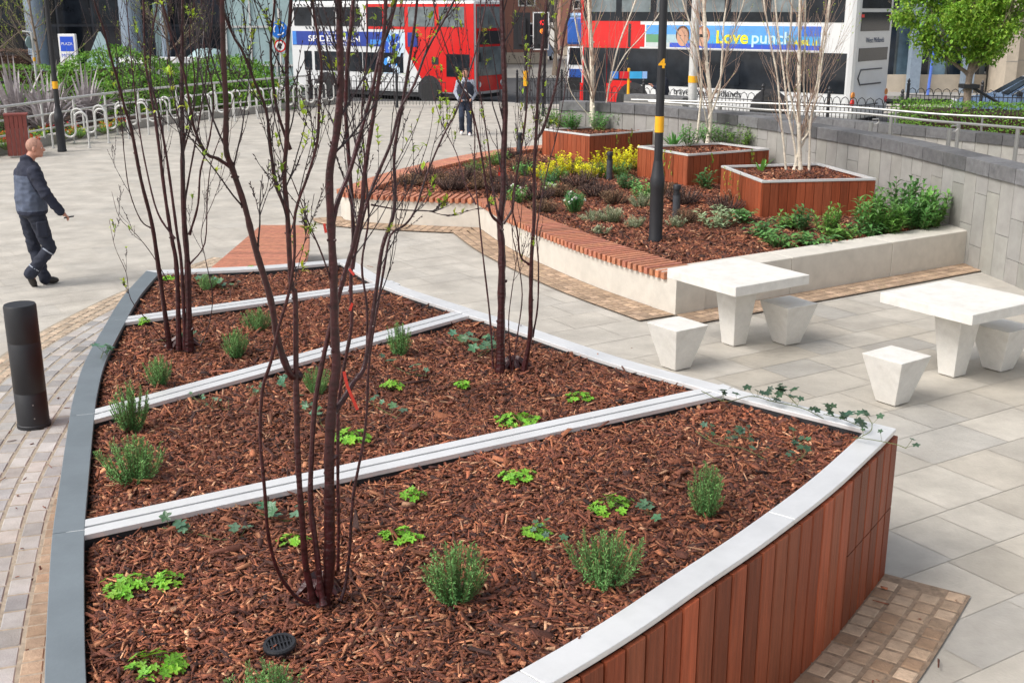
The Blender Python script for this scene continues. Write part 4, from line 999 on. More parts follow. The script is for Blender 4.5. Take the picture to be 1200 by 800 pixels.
# ================================================================ grey curved walls and handrails
def wall(curve, ztop, pw, lab, zfoot=0, seed=1, cope=.6, depth=.40, side=1, kind_=None):
    """curve runs along the top front edge; body lies on side*left of it"""
    e=empty('curved_wall',(curve[len(curve)//2].x,curve[len(curve)//2].y,0)); tag(e,lab,'wall')
    c=resample(curve,pw); g=random.Random(seed); m=MB()
    inn=offset(curve,side*.03); back=offset(curve,side*(depth-.04))
    m2=MB(); m2.strip(offset(curve,side*.065),back,zfoot,ztop-.19); 
    if side>0: pass
    adopt(m2.build('wall_core',M['mortar']),e)
    cc=resample(offset(curve,side*.032),pw)
    for a,b in zip(cc,cc[1:]):
        t=(b-a).normalized(); n_=Vector((-t.y,t.x))*side; a2=a+t*.004; b2=b-t*.004
        z=zfoot; zs=[]
        r_=g.random()
        cut=zfoot+(ztop-.19-zfoot)*g.choice([.3,.45,.55,.7,.85]); zs=[(zfoot,cut-.003),(cut+.003,ztop-.193)] if r_<.8 else [(zfoot,ztop-.193)]
        if r_<.25: zs=[(zfoot,zfoot+.3),(zfoot+.306,cut+.12),(cut+.126,ztop-.193)]
        for z0,z1 in zs:
            if z1-z0<.02: continue
            v=g.gauss(1,.05); m.col=(v,v*g.uniform(.985,1.01),v*g.uniform(.96,1.02))
            o=g.uniform(0,.004)
            m.prism([a2+n_*o,a2+n_*.05,b2+n_*.05,b2+n_*o] if side<0 else [a2+n_*.05,a2+n_*o,b2+n_*o,b2+n_*.05],z0,z1)
    adopt(m.build('stone_panels',M['panel'],bevel=.003),e)
    m=MB(); cc=resample(curve,.04); nb=max(1,round(cope/.04)); i=0
    while i<len(cc)-1:
        j=min(i+nb,len(cc)-1); s_=cc[i:j+1]
        if len(s_)>1:
            s_=[p.copy() for p in s_]; s_[0]+=(s_[1]-s_[0]).normalized()*.012; v=g.gauss(1,.2); m.col=(v,v,v*1.02)
            m.strip(s_,offset(s_,side*depth),ztop-.19,ztop)
        i=j
    adopt(m.build('coping',M['coping'],bevel=.006),e)
    return e
wall(wall_c,1.43,.30,'nearer curved grey stone wall with dark coping, sweeping behind the timber tubs',seed=2)
w2=[W(730,113,1.25).xy,W(772,119,1.05).xy]
w2p=[WY(772,121,29.5),WY(850,126,28.3),WY(955,132,26.6),WY(1000,136,25.8),WY(1050,141,24.9),WY(1085,145,24.3),WY(1125,149,23.6),WY(1187,154.5,22.6),WY(1260,163,21.4)]
zz=sum(p.z for p in w2p)/len(w2p)
wc2=catmull([(p.x,p.y) for p in w2p],.2)
wall(wc2,.95,.30,'farther grey stone wall behind the handrail, in front of the clipped hedge',seed=3,zfoot=-.2)
print('wall2 z',[round(p.z,2) for p in w2p])
# block end of the farther wall
e=empty('wall_block',(4.2,31,0)); tag(e,'short raised grey stone block at the left end of the farther wall','wall')
a=WY(731,112,31); b=WY(800,118,29.8)
m=MB(); c_=resample([a.xy,b.xy],.3)
m.strip([a.xy,b.xy],offset([a.xy,b.xy],.5),0,1.0); adopt(m.build('stone_panels',M['panel']),e)
m=MB(); m.strip([a.xy,b.xy],offset([a.xy,b.xy],.54),1.0,1.17); adopt(m.build('coping',M['coping'],bevel=.008),e)
# ramp handrails
def rail(name,pts,r,posts,zf,label_,mt='steel',group=None,cat='handrail',extra=None,post_r=None):
    e=empty(name,(pts[len(pts)//2].x,pts[len(pts)//2].y,zf)); tag(e,label_,cat,group)
    m=MB(); m.tube(cat3(pts,6),r,8); adopt(m.build('rail',M[mt],smooth=True),e)
    for off in (extra or []):
        m=MB(); m.tube(cat3([p+Vector((0,0,off)) for p in pts],6),r*.75,8); adopt(m.build('rail',M[mt],smooth=True),e)
    P=cat3(pts,12)
    for t in posts:
        x=t*(len(P)-1); k=min(int(x),len(P)-2); p=P[k].lerp(P[k+1],x-k)
        m=MB(); m.tube([Vector((p.x,p.y,zf)),Vector((p.x,p.y,p.z-r*.5))],post_r or r*.9,8); adopt(m.build('post',M[mt],smooth=True),e)
    return e
rA=[WY(760,119,27.5),WY(840,124,26.6),WY(900,129,25.6),WY(1000,132.5,24.4),WY(1085,141,23.1),WY(1145,146,22),WY(1200,150.5,21),WY(1260,157,20)]
rail('handrail',rA,.026,[.15,.33,.5,.66,.84],.05,'nearer stainless handrail on posts above the ramp between the two grey walls',post_r=.04)
rB=[WY(740,117,29.3),WY(900,121.5,27.3),WY(1000,126,26.2),WY(1100,134,25),WY(1200,139,23.8),WY(1270,144,23)]
rail('handrail',rB,.026,[.1,.3,.5,.7,.9],.2,'farther stainless handrail running just in front of the hedge')
for (x,y,Yd,l) in ((1021,143,23.5,'short stainless post with a hooked rail end, nearer the birch'),(1113,151,21,'short stainless post with a hooked rail end, nearer the right edge')):
    p=WY(x,y,Yd); e=empty('rail_end',(p.x,p.y,.1)); tag(e,l,'handrail','hooked rail ends on the ramp')
    m=MB(); m.tube([(p.x,p.y,.1),(p.x,p.y,p.z)],.042,8); adopt(m.build('post',M['steel'],smooth=True),e)
    m=MB(); m.tube([p+Vector((0,0,-.06)),p+Vector((.1,0,-.05)),p+Vector((.16,0,-.0)),p+Vector((.14,0,.06)),p+Vector((.02,0,.05))],.016,6); adopt(m.build('hook',M['steel'],smooth=True),e)

# ---------------------------------------------------------------- street furniture
def band(m,x,y,z0,z1,r): m.lathe([(r,z0),(r,z1)],(x,y,0),16)
def lamp_post(p, rb, rt, zb, H, bandz, label_, zfoot, mt='black', num=None, bh=.25, group=None):
    e=empty('lamp_post',(p.x,p.y,zfoot)); tag(e,label_,'lamp post',group)
    m=MB(); m.lathe([(rb*1.08,0),(rb*1.08,.05),(rb,.07),(rb,zb-.16),(rb*1.06,zb-.14),(rb*1.06,zb-.02),(rb*.98,zb),(rt*1.25,zb+.17),(rt*1.15,zb+.2)],n=20)
    m.build('base',M[mt],e,smooth=True)
    m=MB(); m.lathe([(rt*1.1,zb+.19),(rt*.85,H)],n=16); m.build('pole',M[mt],e,smooth=True)
    m=MB(); m.lathe([(rt*1.12+.003,0),(rt*1.1+.003,bh)],(0,0,bandz),16); m.build('band',M['yellow'],e,smooth=True)
    m=MB(); m.tube([(0,0,H-.05),(0,-.3,H+.25),(0,-1.0,H+.35)],.04,8); m.build('arm',M[mt],e,smooth=True)
    m=MB(); m.box((0,-1.15,H+.35),(.25,.6,.12)); m.build('lamp_head',M[mt],e,bevel=.03)
    return e
lp=W(768,283,.40)
def zat(py,Y): return WY(600,py,Y).z
l4=lamp_post(lp,.088,.050,zat(205,lp.y)-.42,6.2,zat(155,lp.y)-.40,'tall black lamp post with the number 4, standing in the raised bed',.40,bh=.2)
def text(s_, size, loc, rot, mt, parent, name='lettering', ext=.002, align='CENTER', sx=1, bold=0):
    cu=bpy.data.curves.new(name,'FONT'); cu.body=s_; cu.size=size; cu.extrude=ext; cu.align_x=align; cu.align_y='CENTER'; cu.offset=bold
    o=bpy.data.objects.new(name,cu); COL.objects.link(o)
    me=to_mesh(o); bpy.data.objects.remove(o)
    me.materials.clear(); me.materials.append(mt)
    a=me.attributes.new('Col','FLOAT_COLOR','FACE'); a.data.foreach_set('color',np.ones(len(me.polygons)*4,dtype=np.float32))
    o=bpy.data.objects.new(name,me); COL.objects.link(o); o.location=loc; o.rotation_euler=rot; o.scale=(sx,1,1)
    if parent is not None: o.parent=parent
    return o
text('4',.15,(.0,-.058,zat(75,lp.y)-.40),(R(90),0,0),M['yellow'],l4,'number',.004,bold=.006,sx=1.1)
# left lamp post
p=W(73,178,0); lampL=lamp_post(p,.10,.055,zat(130,p.y)-.1,6.5,zat(104,p.y),'tall black lamp post with a yellow band beside the cycle stands at the left',0,bh=.17)
# grey lamp column before the bus
p=WY(811,118,30); e=empty('lamp_column',(p.x,p.y,0)); tag(e,'grey street lamp column with a yellow band in front of the right bus','lamp post')
m=MB(); m.lathe([(.12,0),(.11,3.0),(.09,7)],n=16); m.build('pole',M['galv'],e,smooth=True)
m=MB(); m.lathe([(.122,0),(.122,.17)],(0,0,zat(97,30)),16); m.build('band',M['yellow'],e)
m=MB(); m.tube([(0,0,6.9),(0,.5,7.3),(0,1.3,7.4)],.04,8); m.build('arm',M['galv'],e)
# foreground bollard
p=Vector((-3.93,8.93,0)); e=empty('bollard',p); tag(e,'thick black metal bollard standing on the block paving at the left edge','bollard')
m=MB(); m.lathe([(.128,0),(.131,.01),(.131,.05),(.125,.055),(.125,.32),(.1225,.323),(.1225,.326),(.125,.329),(.125,.74),(.1238,.742),(.1238,.745),(.125,.747),(.125,1.035),(.118,1.05),(.104,1.05)],n=40); m.build('body',M['black'],e,smooth=True)
m=MB(); m.lathe([(.104,1.03),(.09,1.038),(.05,1.045),(.001,1.048)],n=32); m.build('cap',M['dgrey'],e,smooth=True)
m=MB()
for z in (.235,.12):
    a=R(-62); c=Vector((math.cos(a)*.126,math.sin(a)*.126,z)); d_=Vector((math.cos(a),math.sin(a),0)); m.tube([c,c+d_*.004],.006,8)
m.build('screw',M['steel'],e)
# short bollard lights in the bed
bl=empty('bollard_light'); tag(bl,None,'bollard light','short dark bollard lights in the raised bed')
m=MB(); m.lathe([(.055,0),(.055,.36)],n=20); m.build('post',M['dgrey'],bl,smooth=True)
m=MB(); m.lathe([(.056,.362),(.056,.375),(.045,.38),(.045,.44),(.056,.445),(.056,.5),(.05,.51)],n=20); m.build('head',M['black'],bl,smooth=True)
bl.location=W(792,258,.4); bl['label']='short dark bollard light just right of the lamp post in the raised bed'
b2=copy_tree(bl); b2.location=W(714,212,.4); b2['label']='short dark bollard light among the golden leaved shrubs'
b3=copy_tree(bl); b3.location=W(609,185,.4); b3['label']='short dark bollard light near the far slatted seat arm, behind the right cherry'
# ================================================================ left background
kc=catmull([(-13.5,22.5),(-12.5,25.5),(-11.95,28.2),(-11.6,30.8),(-10.95,33.6),(-9.9,36.2),(-8.5,38.9),(-7.3,41.2),(-6.3,43.2)],.3)
m=MB(); m.strip(kc,offset(kc,.28),0,.24); e=m.build('kerb_wall',M['kerb'],bevel=.02); tag(e,'low curved concrete kerb wall edging the flower bed behind the cycle stands','low wall')
m=MB(); B=offset(kc,.28); far=[(-14,46),(-30,46),(-30,22)]
m.poly([(p.x,p.y,.17) for p in B]+[(a,b,.17) for a,b in far]); tag(m.build('flower_bed_soil',M['soil']),kind='structure')
rl=[WY(px,py,0).copy() if False else Vector((W(px,py,1.1).x,W(px,py,1.1).y,1.1)) for px,py in [(-40,137),(0,130),(66,122.5),(106,116),(150,112),(225,106),(300,101),(362,94)]]
rl=[Vector((p.x,p.y,1.1)) for p in [Vector(q) for q in catmull([(-12.75,24.6),(-12.2,27.3),(-11.75,29.6),(-11.3,31.9),(-10.6,34.3),(-9.5,37.0),(-8.3,39.3),(-7.2,41.4)],1.2)] for p in [Vector((p.x,p.y,0))]]
rail('railing',rl,.033,[k/11 for k in range(12)],.2,'long curved galvanised railing with three rails behind the cycle stands',mt='galv',cat='railing',extra=[-.32,-.68])
def stand():
    e=empty('cycle_stand'); tag(e,None,'cycle stand','looping steel cycle stands along the kerb wall'); m=MB(); P=[]
    r=.15
    def arc(cx,cz,a0,a1,n=10): 
        for k in range(n+1):
            a=R(a0+(a1-a0)*k/n); P.append((cx+r*math.cos(a),0,cz+r*math.sin(a)))
    P.append((0,0,0)); arc(.15,.72,180,0); arc(.45,.42,180,360); arc(.75,.72,180,0); P.append((.9,0,0))
    m.tube(P,.026,8); m.build('loop',M['galv'],e,smooth=True)
    m=MB(); m.lathe([(.05,0),(.05,.012)],n=12); m.lathe([(.05,0),(.05,.012)],(.9,0,0),12); m.build('foot_plates',M['galv'],e); return e
st0=None; cks=resample(kc,1.12); ci=0
ordn=['first','second','third','fourth','fifth','sixth','seventh','eighth','ninth','tenth','eleventh','twelfth','thirteenth']
for p,q in zip(cks,cks[1:]):
    if p.y<28.6 or p.y>41.6: continue
    t=(q-p).normalized(); n_=Vector((t.y,-t.x)); b=p+n_*.42
    if st0 is None: st0=stand(); o=st0
    else: o=copy_tree(st0)
    o.location=(b.x,b.y,0.008); o.rotation_euler.z=math.atan2(n_.y,n_.x)+R(8); o['label']='looping steel cycle stand, '+ordn[ci]+' in the row from the lamp post'; ci+=1
# litter bin with timber cladding
p=W(24,184,0); e=empty('litter_bin',(p.x,p.y,0),R(20),'tall red brown timber clad litter bin with a steel side behind the walking man','litter bin'); e.scale=(.72,.72,.82)
m=MB(); 
for k in range(5): m.box((-.26+.13*k,-.26,.62),(.118,.03,1.12))
for k in range(4): m.box((-.335,-.18+.13*k,.62),(.03,.118,1.12))
m.build('cladding',M['redbin'],e,bevel=.006)
m=MB(); m.box((0,0,1.2),(.72,.58,.05)); m.build('lid',M['redbin'],e,bevel=.01)
m=MB(); m.box((.02,.0,.42),(.62,.48,.8)); m.build('steel_body',M['galv'],e,bevel=.01)
m=MB(); m.box((.02,0,.98),(.6,.47,.3)); m.build('opening',M['liner'],e)
# foliage masses
def leafbox(name, fn, N, size, seed, mt, dark=.9, flat=.45):
    """fn(u,v,w)->point on the outer shell; random leaves over it"""
    g=random.Random(seed); m=MB()
    for i in range(N):
        p,n_=fn(g); d=(rvec(g)+n_*.5).normalized(); v=g.uniform(.6,1.3); m.col=(v*g.uniform(.8,1.25),v,v*g.uniform(.7,1.1))
        m.blade(p+rvec(g)*.05,d,n_,size*g.uniform(.6,1.3),size*flat,.3)
    return m
def hedge(name,x0,x1,y0,y1,z0,z1,N,size,seed,mt,label_,cat='hedge',bump_=.12,tint=(1,1,1),curve=None):
    g=random.Random(seed); cx,cy=(x0+x1)/2,(y0+y1)/2; e=empty(name,(cx,cy,z0)); tag(e,label_,cat)
    def fn(g):
        f=g.random(); x=g.uniform(x0,x1); y=g.uniform(y0,y1); z=g.uniform(z0,z1)
        if f<.45: y=y0+.02; n_=Vector((0,-1,.2))
        elif f<.85: z=z1; n_=Vector((0,-.2,1))
        elif f<.93: x=x0; n_=Vector((-1,0,.2))
        else: x=x1; n_=Vector((1,0,.2))
        o=mnoise.noise(Vector((x*.9,y*.9,z*1.3)))*bump_; q=Vector((x,y,z))+n_*o
        q.z-=max(0,((y0+.25)-y)*.4)
        if curve: q=curve(q)
        return q,n_
    lm=leafbox(name,fn,N,size,seed,mt); adopt(lm.build('foliage',M[mt]),e)
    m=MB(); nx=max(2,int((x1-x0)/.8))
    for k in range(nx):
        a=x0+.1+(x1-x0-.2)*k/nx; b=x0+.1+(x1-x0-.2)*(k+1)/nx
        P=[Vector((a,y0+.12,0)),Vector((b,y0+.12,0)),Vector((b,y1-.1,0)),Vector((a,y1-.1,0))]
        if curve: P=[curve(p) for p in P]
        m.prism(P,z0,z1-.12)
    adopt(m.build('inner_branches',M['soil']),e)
    return e
# clipped hedge on the right, following the farther wall
def cv(q):
    t=(q.x-9)/9; return Vector((q.x,q.y-4.6*t+.3*t*t,q.z+.0))
hedge('clipped_hedge',9.2,18.5,26.6,28.4,0,1.22,15000,.07,5,'hedge','bright green clipped hedge above the farther grey wall on the right',curve=cv,bump_=.09)
# big green mound on the left, low hedges
def mound(name,c,r,N,size,seed,mt,label_,cat='shrub',group=None,nb=.22):
    e=empty(name,(c[0],c[1],c[2])); tag(e,label_,cat,group)
    def fn(g):
        d=rvec(g); d.z=abs(d.z); 
        if d.y>.3: d.y=-d.y
        k=1+nb*mnoise.noise(d*2.2+Vector(c))+nb*.6*mnoise.noise(d*6+Vector(c)); return Vector((c[0]+d.x*r[0]*k,c[1]+d.y*r[1]*k,c[2]+d.z*r[2]*k)),d
    adopt(leafbox(name,fn,N,size,seed,mt).build('foliage',M[mt]),e)
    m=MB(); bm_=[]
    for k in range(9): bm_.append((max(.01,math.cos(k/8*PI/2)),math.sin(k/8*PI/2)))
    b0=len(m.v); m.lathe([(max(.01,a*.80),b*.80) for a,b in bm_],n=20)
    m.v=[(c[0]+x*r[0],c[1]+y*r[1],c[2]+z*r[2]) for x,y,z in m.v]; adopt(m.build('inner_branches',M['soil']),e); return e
p1=WY(150,128,38); p2=WY(222,128,38.5); p3=WY(105,128,37)
mound('laurel_mound',(-12.7,38.3,.15),(2.7,1.8,1.75),9000,.13,1,'hedge','large rounded green shrub mass behind the railing, left half')
mound('laurel_mound',(-9.9,41.2,.0),(2.3,1.9,1.65),8000,.13,2,'hedge','large rounded green shrub mass behind the railing, right half')
mound('laurel_mound',(-15.6,36.6,.15),(1.8,1.4,.85),5000,.12,7,'hedge','lower green shrub behind the dark flax plant')
hedge('low_hedge',-23,-14.5,41,42.3,.1,1.35,7000,.09,8,'hedge','pale green clipped low hedge before the dark office building at the far left')
hedge('red_hedge',-27,-18.7,45.5,46.5,.1,1.75,5000,.09,9,'heath','dark red leaved hedge behind the pale green low hedge at the far left')
mound('brown_shrub',(-14.0,30.6,.15),(.9,.9,.95),3500,.05,3,'heath','russet brown shrub behind the railing at the left edge',nb=.15)
mound('box_shrub',(-13.4,29.6,.15),(.7,.6,.6),2500,.05,4,'shrub','dark green shrub low behind the railing at the left edge')
# new zealand flax
def flax(loc,n,L,seed,label_):
    o=tuft(M['phormium'],n+20,L*1.15,.11,seed,.3,stiff=.25).build('flax',M['phormium']); o.location=loc; tag(o,label_,'flax','grey bronze flax plants behind the railing'); return o
flax((-13.0,32.8,.15),70,1.9,3,'large purple grey spiky flax behind the left lamp post')
flax((-12.6,34.6,.15),60,1.8,4,'spiky grey flax to the right of the left lamp post')
flax((-14.2,33.6,.15),55,2.0,5,'tall pale spiky flax left of the left lamp post')
flax((-12.5,31.4,.15),36,1.0,6,'small spiky grey flax close to the railing')
# flowers along the kerb
for i,(p,c_,l) in enumerate([((14,165),(.75,.06,.03),'red and white flowers left of the litter bin behind the kerb'),((4,158),(.8,.2,.03),'orange flowers at the left edge behind the kerb'),((52,154),(.55,.6,.03),'yellow green flowering plant between bin and lamp post'),((64,148),(.8,.03,.06),'red flowers just left of the lamp post'),((46,163),(.8,.05,.03),'red flowers right of the litter bin top'),((90,148),(.8,.04,.05),'bright red flowers behind the first cycle stand'),((82,153),(.8,.15,.03),'orange red flowers right of the lamp post'),((100,152),(.5,.55,.05),'yellow flowers between the first two cycle stands'),((128,147),(.8,.1,.03),'orange flowers behind the third cycle stand'),((136,144),(.6,.6,.04),'yellow green flowers behind the fourth cycle stand'),((148,142),(.8,.05,.04),'red flowers behind the fifth cycle stand')]):
    e=shrub('bedding_flower',M['geranium'],14,.26,.28,.06,.03,8,300+i,flowers=.9,fcol=c_,up=.4); q=W(p[0],p[1],.35); e.location=(q.x-.15,q.y,.16); tag(e,l,'flowers','bedding flowers along the kerb')
# bare trees over there
def baretree(x,y,H,seed,label_,mt='paletwig',r=.12,zb=0,spread=.6,n0=26):
    global T
    T=Tree(seed,.05,6); g=T.g; base=Vector((x,y,zb)); top=base+Vector((g.uniform(-.3,.3),0,H))
    pts=[base,base+Vector((.05,0,H*.3)),base+Vector((-.06,0,H*.6)),top]
    P=T.stem(pts,r,r*.25,4,0)
    for i in range(n0):
        t=.22+.78*i/n0; k=min(int(t*(len(P)-1)),len(P)-2); a=g.uniform(0,2*PI); L=H*spread*(1.05-t)*g.uniform(.6,1)+.4
        d=Vector((math.cos(a),math.sin(a),.55)).normalized(); pp=[P[k]]; q=P[k].copy()
        for j in range(4): d=(d+Vector((0,0,.13))+rvec(g)*.14).normalized(); q=q+d*L/4; pp.append(q.copy())
        T.stem(pp,max(.012,r*.35*(1-t*.6)),.006,3,11,.15,(L*.2,L*.5),.5,n=5)
    return T.finish('bare_tree',base,label_,'bare young trees by the office building',M[mt],M[mt],M['leaf'])
q=W(63,92,0); baretree(-17.0,42.5,6.0,5,'slender bare tree with pale yellow buds behind the left lamp post',r=.1,spread=.5)
baretree(-19.5,43.5,6.5,6,'pale bare tree before the dark office building at the far left',r=.11,spread=.55)
baretree(-13.2,45.5,6.0,8,'bare budding tree above the large green shrub',r=.1,spread=.5)
# thin pale sign post with arm
e=empty('sign_post',(-16.3,40.5,0)); tag(e,'thin pale post with a bent arm and small round sign at far left','post')
m=MB(); zt=zat(38,40.5); m.tube([(0,0,0),(0,0,zt),(-.3,0,zt+.02)],.045,8); m.build('pole',M['galv'],e,smooth=True)
m=MB(); m.lathe([(.05,0),(.05,.13)],(0,0,zat(72,40.5)),12); m.build('band',M['yellow'],e)
m=MB(); m.lathe([(.2,0),(.2,.02)],n=20); o=m.build('sign_disc',M['teal'],e); o.rotation_euler=(R(90),0,R(70)); o.location=(-.1,0,zat(50,40.5))
m=MB()
for k in range(60): m.box((-25+.14*k,39.6,.55),(.03,.03,.9))
m.box((-20.8,39.6,1.0),(8.6,.04,.04)); m.box((-20.8,39.6,.2),(8.6,.04,.04)); o=m.build('low_railing',M['black']); tag(o,'low black vertical bar railing before the pale hedge at the far left','railing')
# office building: dark glass front behind tall blue grey columns
e=empty('office_building',(-20,70,-.4)); tag(e,'dark glass fronted office building with tall blue grey columns behind the left planting','building')
m=MB(); m.box((-25,69.8,10),(32,6,21)); adopt(m.build('wall',M['darkface']),e)
g=random.Random(8)
for i in range(22):
    for j in range(4):
        if -40+1.95*i>-9.6: continue
        m=MB(); v=g.uniform(.35,1.6); m.col=(v,v*g.uniform(.95,1.1),v*1.1); m.box((-40+1.95*i,66.77,1.2+2.6*j),(1.8,.04,2.45)); adopt(m.build('window',M['glass']),e)
for (px,wd) in ((47,1.0),(158,1.15),(286,1.25),(-60,1.1),(222,.4)):
    q=WY(px,80,64); m=MB(); m.lathe([(wd/2,0),(wd/2,20)],(q.x,64 if wd>.5 else 60,-.5),28 if wd>.5 else 12); adopt(m.build('column',M['column'],smooth=True),e)
for (px,wd,h) in ((190,.45,4.2),(267,.4,4.6),(105,.3,1)):
    q=WY(px,75,65.5); m=MB(); m.box((q.x,65.5,h/2-.5),(wd,.3,h)); adopt(m.build('pale_post',M['teal']),e)
# pyramid rooflight, round boulder, low curved canopy
q=WY(120,74,58); m=MB(); frustum(m,(q.x,58),2.5,.1,-.3,2.3,R(20)); o=m.build('glass_pyramid',M['teal']); tag(o,'small pale glazed pyramid beside the sign totem','rooflight')
q=WY(244,82,56); m=MB(); m.lathe([(.02,2.1),(.5,2.05),(.9,1.7),(1.05,1.2),(.95,.5),(.8,0)][::-1],(q.x,56,-.5),20); o=m.build('round_sculpture',M['teal'],smooth=True); tag(o,'rounded pale green sculpture behind the green shrubs','sculpture')
q=WY(190,70,52); m=MB(); m.strip([(q.x-1.9,52),(q.x-.7,51.6),(q.x+.7,51.6),(q.x+1.9,52)],[(q.x-1.9,53),(q.x-.7,53),(q.x+.7,53),(q.x+1.9,53)],zat(71,52)-.1,zat(68,52)); m.col=(1,1,1); m.box((q.x,52.6,0.3),(3.2,.4,zat(71,52)*2-.9)); o=m.build('low_canopy',M['white']); tag(o,'low white rounded canopy edge just above the large green shrub','canopy')
# totem sign
q=WY(82,75,52); e=empty('sign_totem',(q.x,52,-.4),R(-6),'white totem sign with a blue square panel on top near the office building','sign')
zt=zat(40,52)+.4; zb_=zat(76,52)+.4; hh=zt-0
m=MB(); m.box((0,0,hh/2),(.78,.18,hh)); m.build('panel',M['white'],e,bevel=.02)
m=MB(); m.box((0.0,-.094,hh-.42),(.6,.01,.62)); m.build('blue_panel',mat('sign_blue',(.02,.09,.62),.4,namt=.04),e)
text('PLAZA',.17,(0,-.102,hh-.42),(R(90),0,0),M['white'],e); text('MORE',.22,(0,-.094,hh-.92),(R(90),0,0),bpy.data.materials['sign_blue'],e)

# ================================================================ hooped railings along the road
def fence(pts,label_,h=1.05,cat='railing'):
    e=empty('hooped_railing',(pts[0][0],pts[0][1],gz(pts[0][1]))); tag(e,label_,cat,'black hooped railings beside the road'); c=[Vector(p) for p in pts]
    c=resample(catmull(pts,.3),.115); m=MB(); i=0
    for k,p in enumerate(c):
        z=gz(p.y)+.1
        m.tube([(p.x,p.y,z),(p.x,p.y,z+h-.25)],.011,4)
    for k in range(0,len(c)-2,2):
        a,b=c[k],c[k+2]; z=gz(a.y)+.1+h-.25; mid=(a+b)/2; 
        m.tube([(a.x,a.y,z),(a.x*.85+b.x*.15,a.y*.85+b.y*.15,z+.13),(mid.x,mid.y,z+.18),(a.x*.15+b.x*.85,a.y*.15+b.y*.85,z+.13),(b.x,b.y,z)],.011,4)
    for dz in (.15,h-.27,): m.tube([(p.x,p.y,gz(p.y)+.1+dz) for p in c[::6]+[c[-1]]],.018,4)
    adopt(m.build('bars',M['black']),e)
    for k in range(0,len(c),17):
        m=MB(); p=c[k]; m.lathe([(.045,0),(.045,h+.12),(.06,h+.13),(.03,h+.17),(.05,h+.22),(.01,h+.29)],(p.x,p.y,gz(p.y)),10); adopt(m.build('post',M['black']),e)
    return e
fence([(-7.4,43.3),(-6.1,42.3),(-4.2,41.4),(-2.3,41.2)],'black hooped railing in front of the white half of the left bus')
fence([(.2,46.2),(2.0,45.2),(4.2,44.8),(6,44.6)],'black hooped railing across the road behind the right cherry tree')
fence([(1.0,37.9),(3,36.1),(6,33.7),(9.4,31.0),(10.2,30.6)],'black hooped railing in front of the red and white right bus')
fence([(11.3,33.6),(13.5,32.6),(16,32.0),(22,31.6)],'black hooped railing behind the clipped hedge at the right',h=1.15)
# ================================================================ double deck buses
def sidebox(m,u0,u1,z0,z1,t=.012,y=0):
    m.box(((u0+u1)/2,y-t/2,(z0+z1)/2),(u1-u0,t,z1-z0))
def wheel(parent,u,r=.5,y=.0):
    w_=empty('wheel',(u,y,r)); w_.parent=parent
    for a,b,c_,n_ in ((r,.30,'tyre','tyre'),):
        m=MB(); m.lathe([(r*.6,-.02),(r*.95,-.02),(r,.03),(r,.25),(r*.9,.28),(r*.3,.28)],n=28); o=m.build('tyre',M['tyre'],w_,smooth=True); o.rotation_euler=(R(-90),0,0)
    m=MB(); m.lathe([(.05,.0),(.1,-.01),(.12,.05),(r*.45,.07),(r*.58,.0),(r*.6,.02)],n=24); o=m.build('rim',M['galv'],w_,smooth=True); o.rotation_euler=(R(-90),0,0)
    return w_
def busbody(name,L,loc,rz,label_,front_red=False):
    e=empty(name,loc,rz,label_,'double decker bus')
    m=MB(); m.box((L/2,1.25,2.3),(L,2.5,3.9)); m.build('body',M['buswhite'],e,bevel=.14)
    m=MB(); m.box((L/2,1.25,.34),(L-.5,2.3,.3)); m.build('underbody',M['liner'],e)
    return e
# --- right bus: front at the left end
pf=WY(680,57.5,38.2); pr=WY(1001,60,32.2); v=(pr-pf); L2=math.hypot(v.x,v.y); bz=0
bus=busbody('double_decker_bus',L2,(pf.x,pf.y,bz),math.atan2(v.y,v.x),'white double decker bus with red front panels and a long blue advert at upper right')
k=L2/10.0
def U(px):  # position along the side for a sight column
    best=0;bd=1e9
    for i in range(400):
        u=L2*i/399; x=pf.x+v.x*u/L2; y=pf.y+v.y*u/L2
        d=y*math.cos(PITCH)+(2-CAMH)*-math.sin(PITCH); P=600+FPX*x/d
        if abs(P-px)<bd: bd=abs(P-px); best=u
    return best
def win(m,u0,u1,z0,z1): sidebox(m,u0,u1,z0,z1)
m=MB(); m.box((U(753)/2,-.003,2.32),(U(753)-.2,.006,3.7)); m.build('red_side',M['busred'],bus)
m=MB(); m.box((-.004,1.25,2.3),(.008,2.24,3.6)); m.build('red_front',M['busred'],bus)
m=MB(); m.box((-.012,1.25,1.75),(.012,2.0,1.2)); m.box((-.012,1.25,3.45),(.012,2.0,.85)); m.build('windscreen',M['glass'],bus)
m=MB(); win(m,.12,U(1003)-.35,2.98,3.85); m.build('upper_glazing',M['glass'],bus,bevel=.004)
u=.25; 
while u+1.2<U(1000)-.3:
    m=MB(); m.box((u+.6,-.017,3.5),(1.06,.01,.5)); m.build('upper_pane',M['glasslight'],bus); u+=1.28  # paler glass colour stands for daylight showing through the upper deck
m=MB(); win(m,U(712),U(998)-.15,1.08,2.17); m.build('lower_glazing',M['glass'],bus,bevel=.004)
u=U(745)
while u+1.2<U(998)-.2:
    m=MB(); m.box((u+.6,-.017,1.62),(1.1,.01,.86)); m.col=(1,1,1); m.build('lower_pane',M['glass'],bus); u+=1.26
m=MB(); sidebox(m,.04,U(737)-.04,2.22,2.88); m.build('red_panel',M['busred'],bus); m=MB(); sidebox(m,U(739),U(755),2.22,2.88); m.build('red_panel',M['busred'],bus); m=MB(); sidebox(m,.02,.14,.5,1.05); m.build('red_panel',M['busred'],bus); m=MB(); m.box((.06,-.008,3.4),(.09,.016,1.0)); m.build('red_panel',M['busred'],bus)
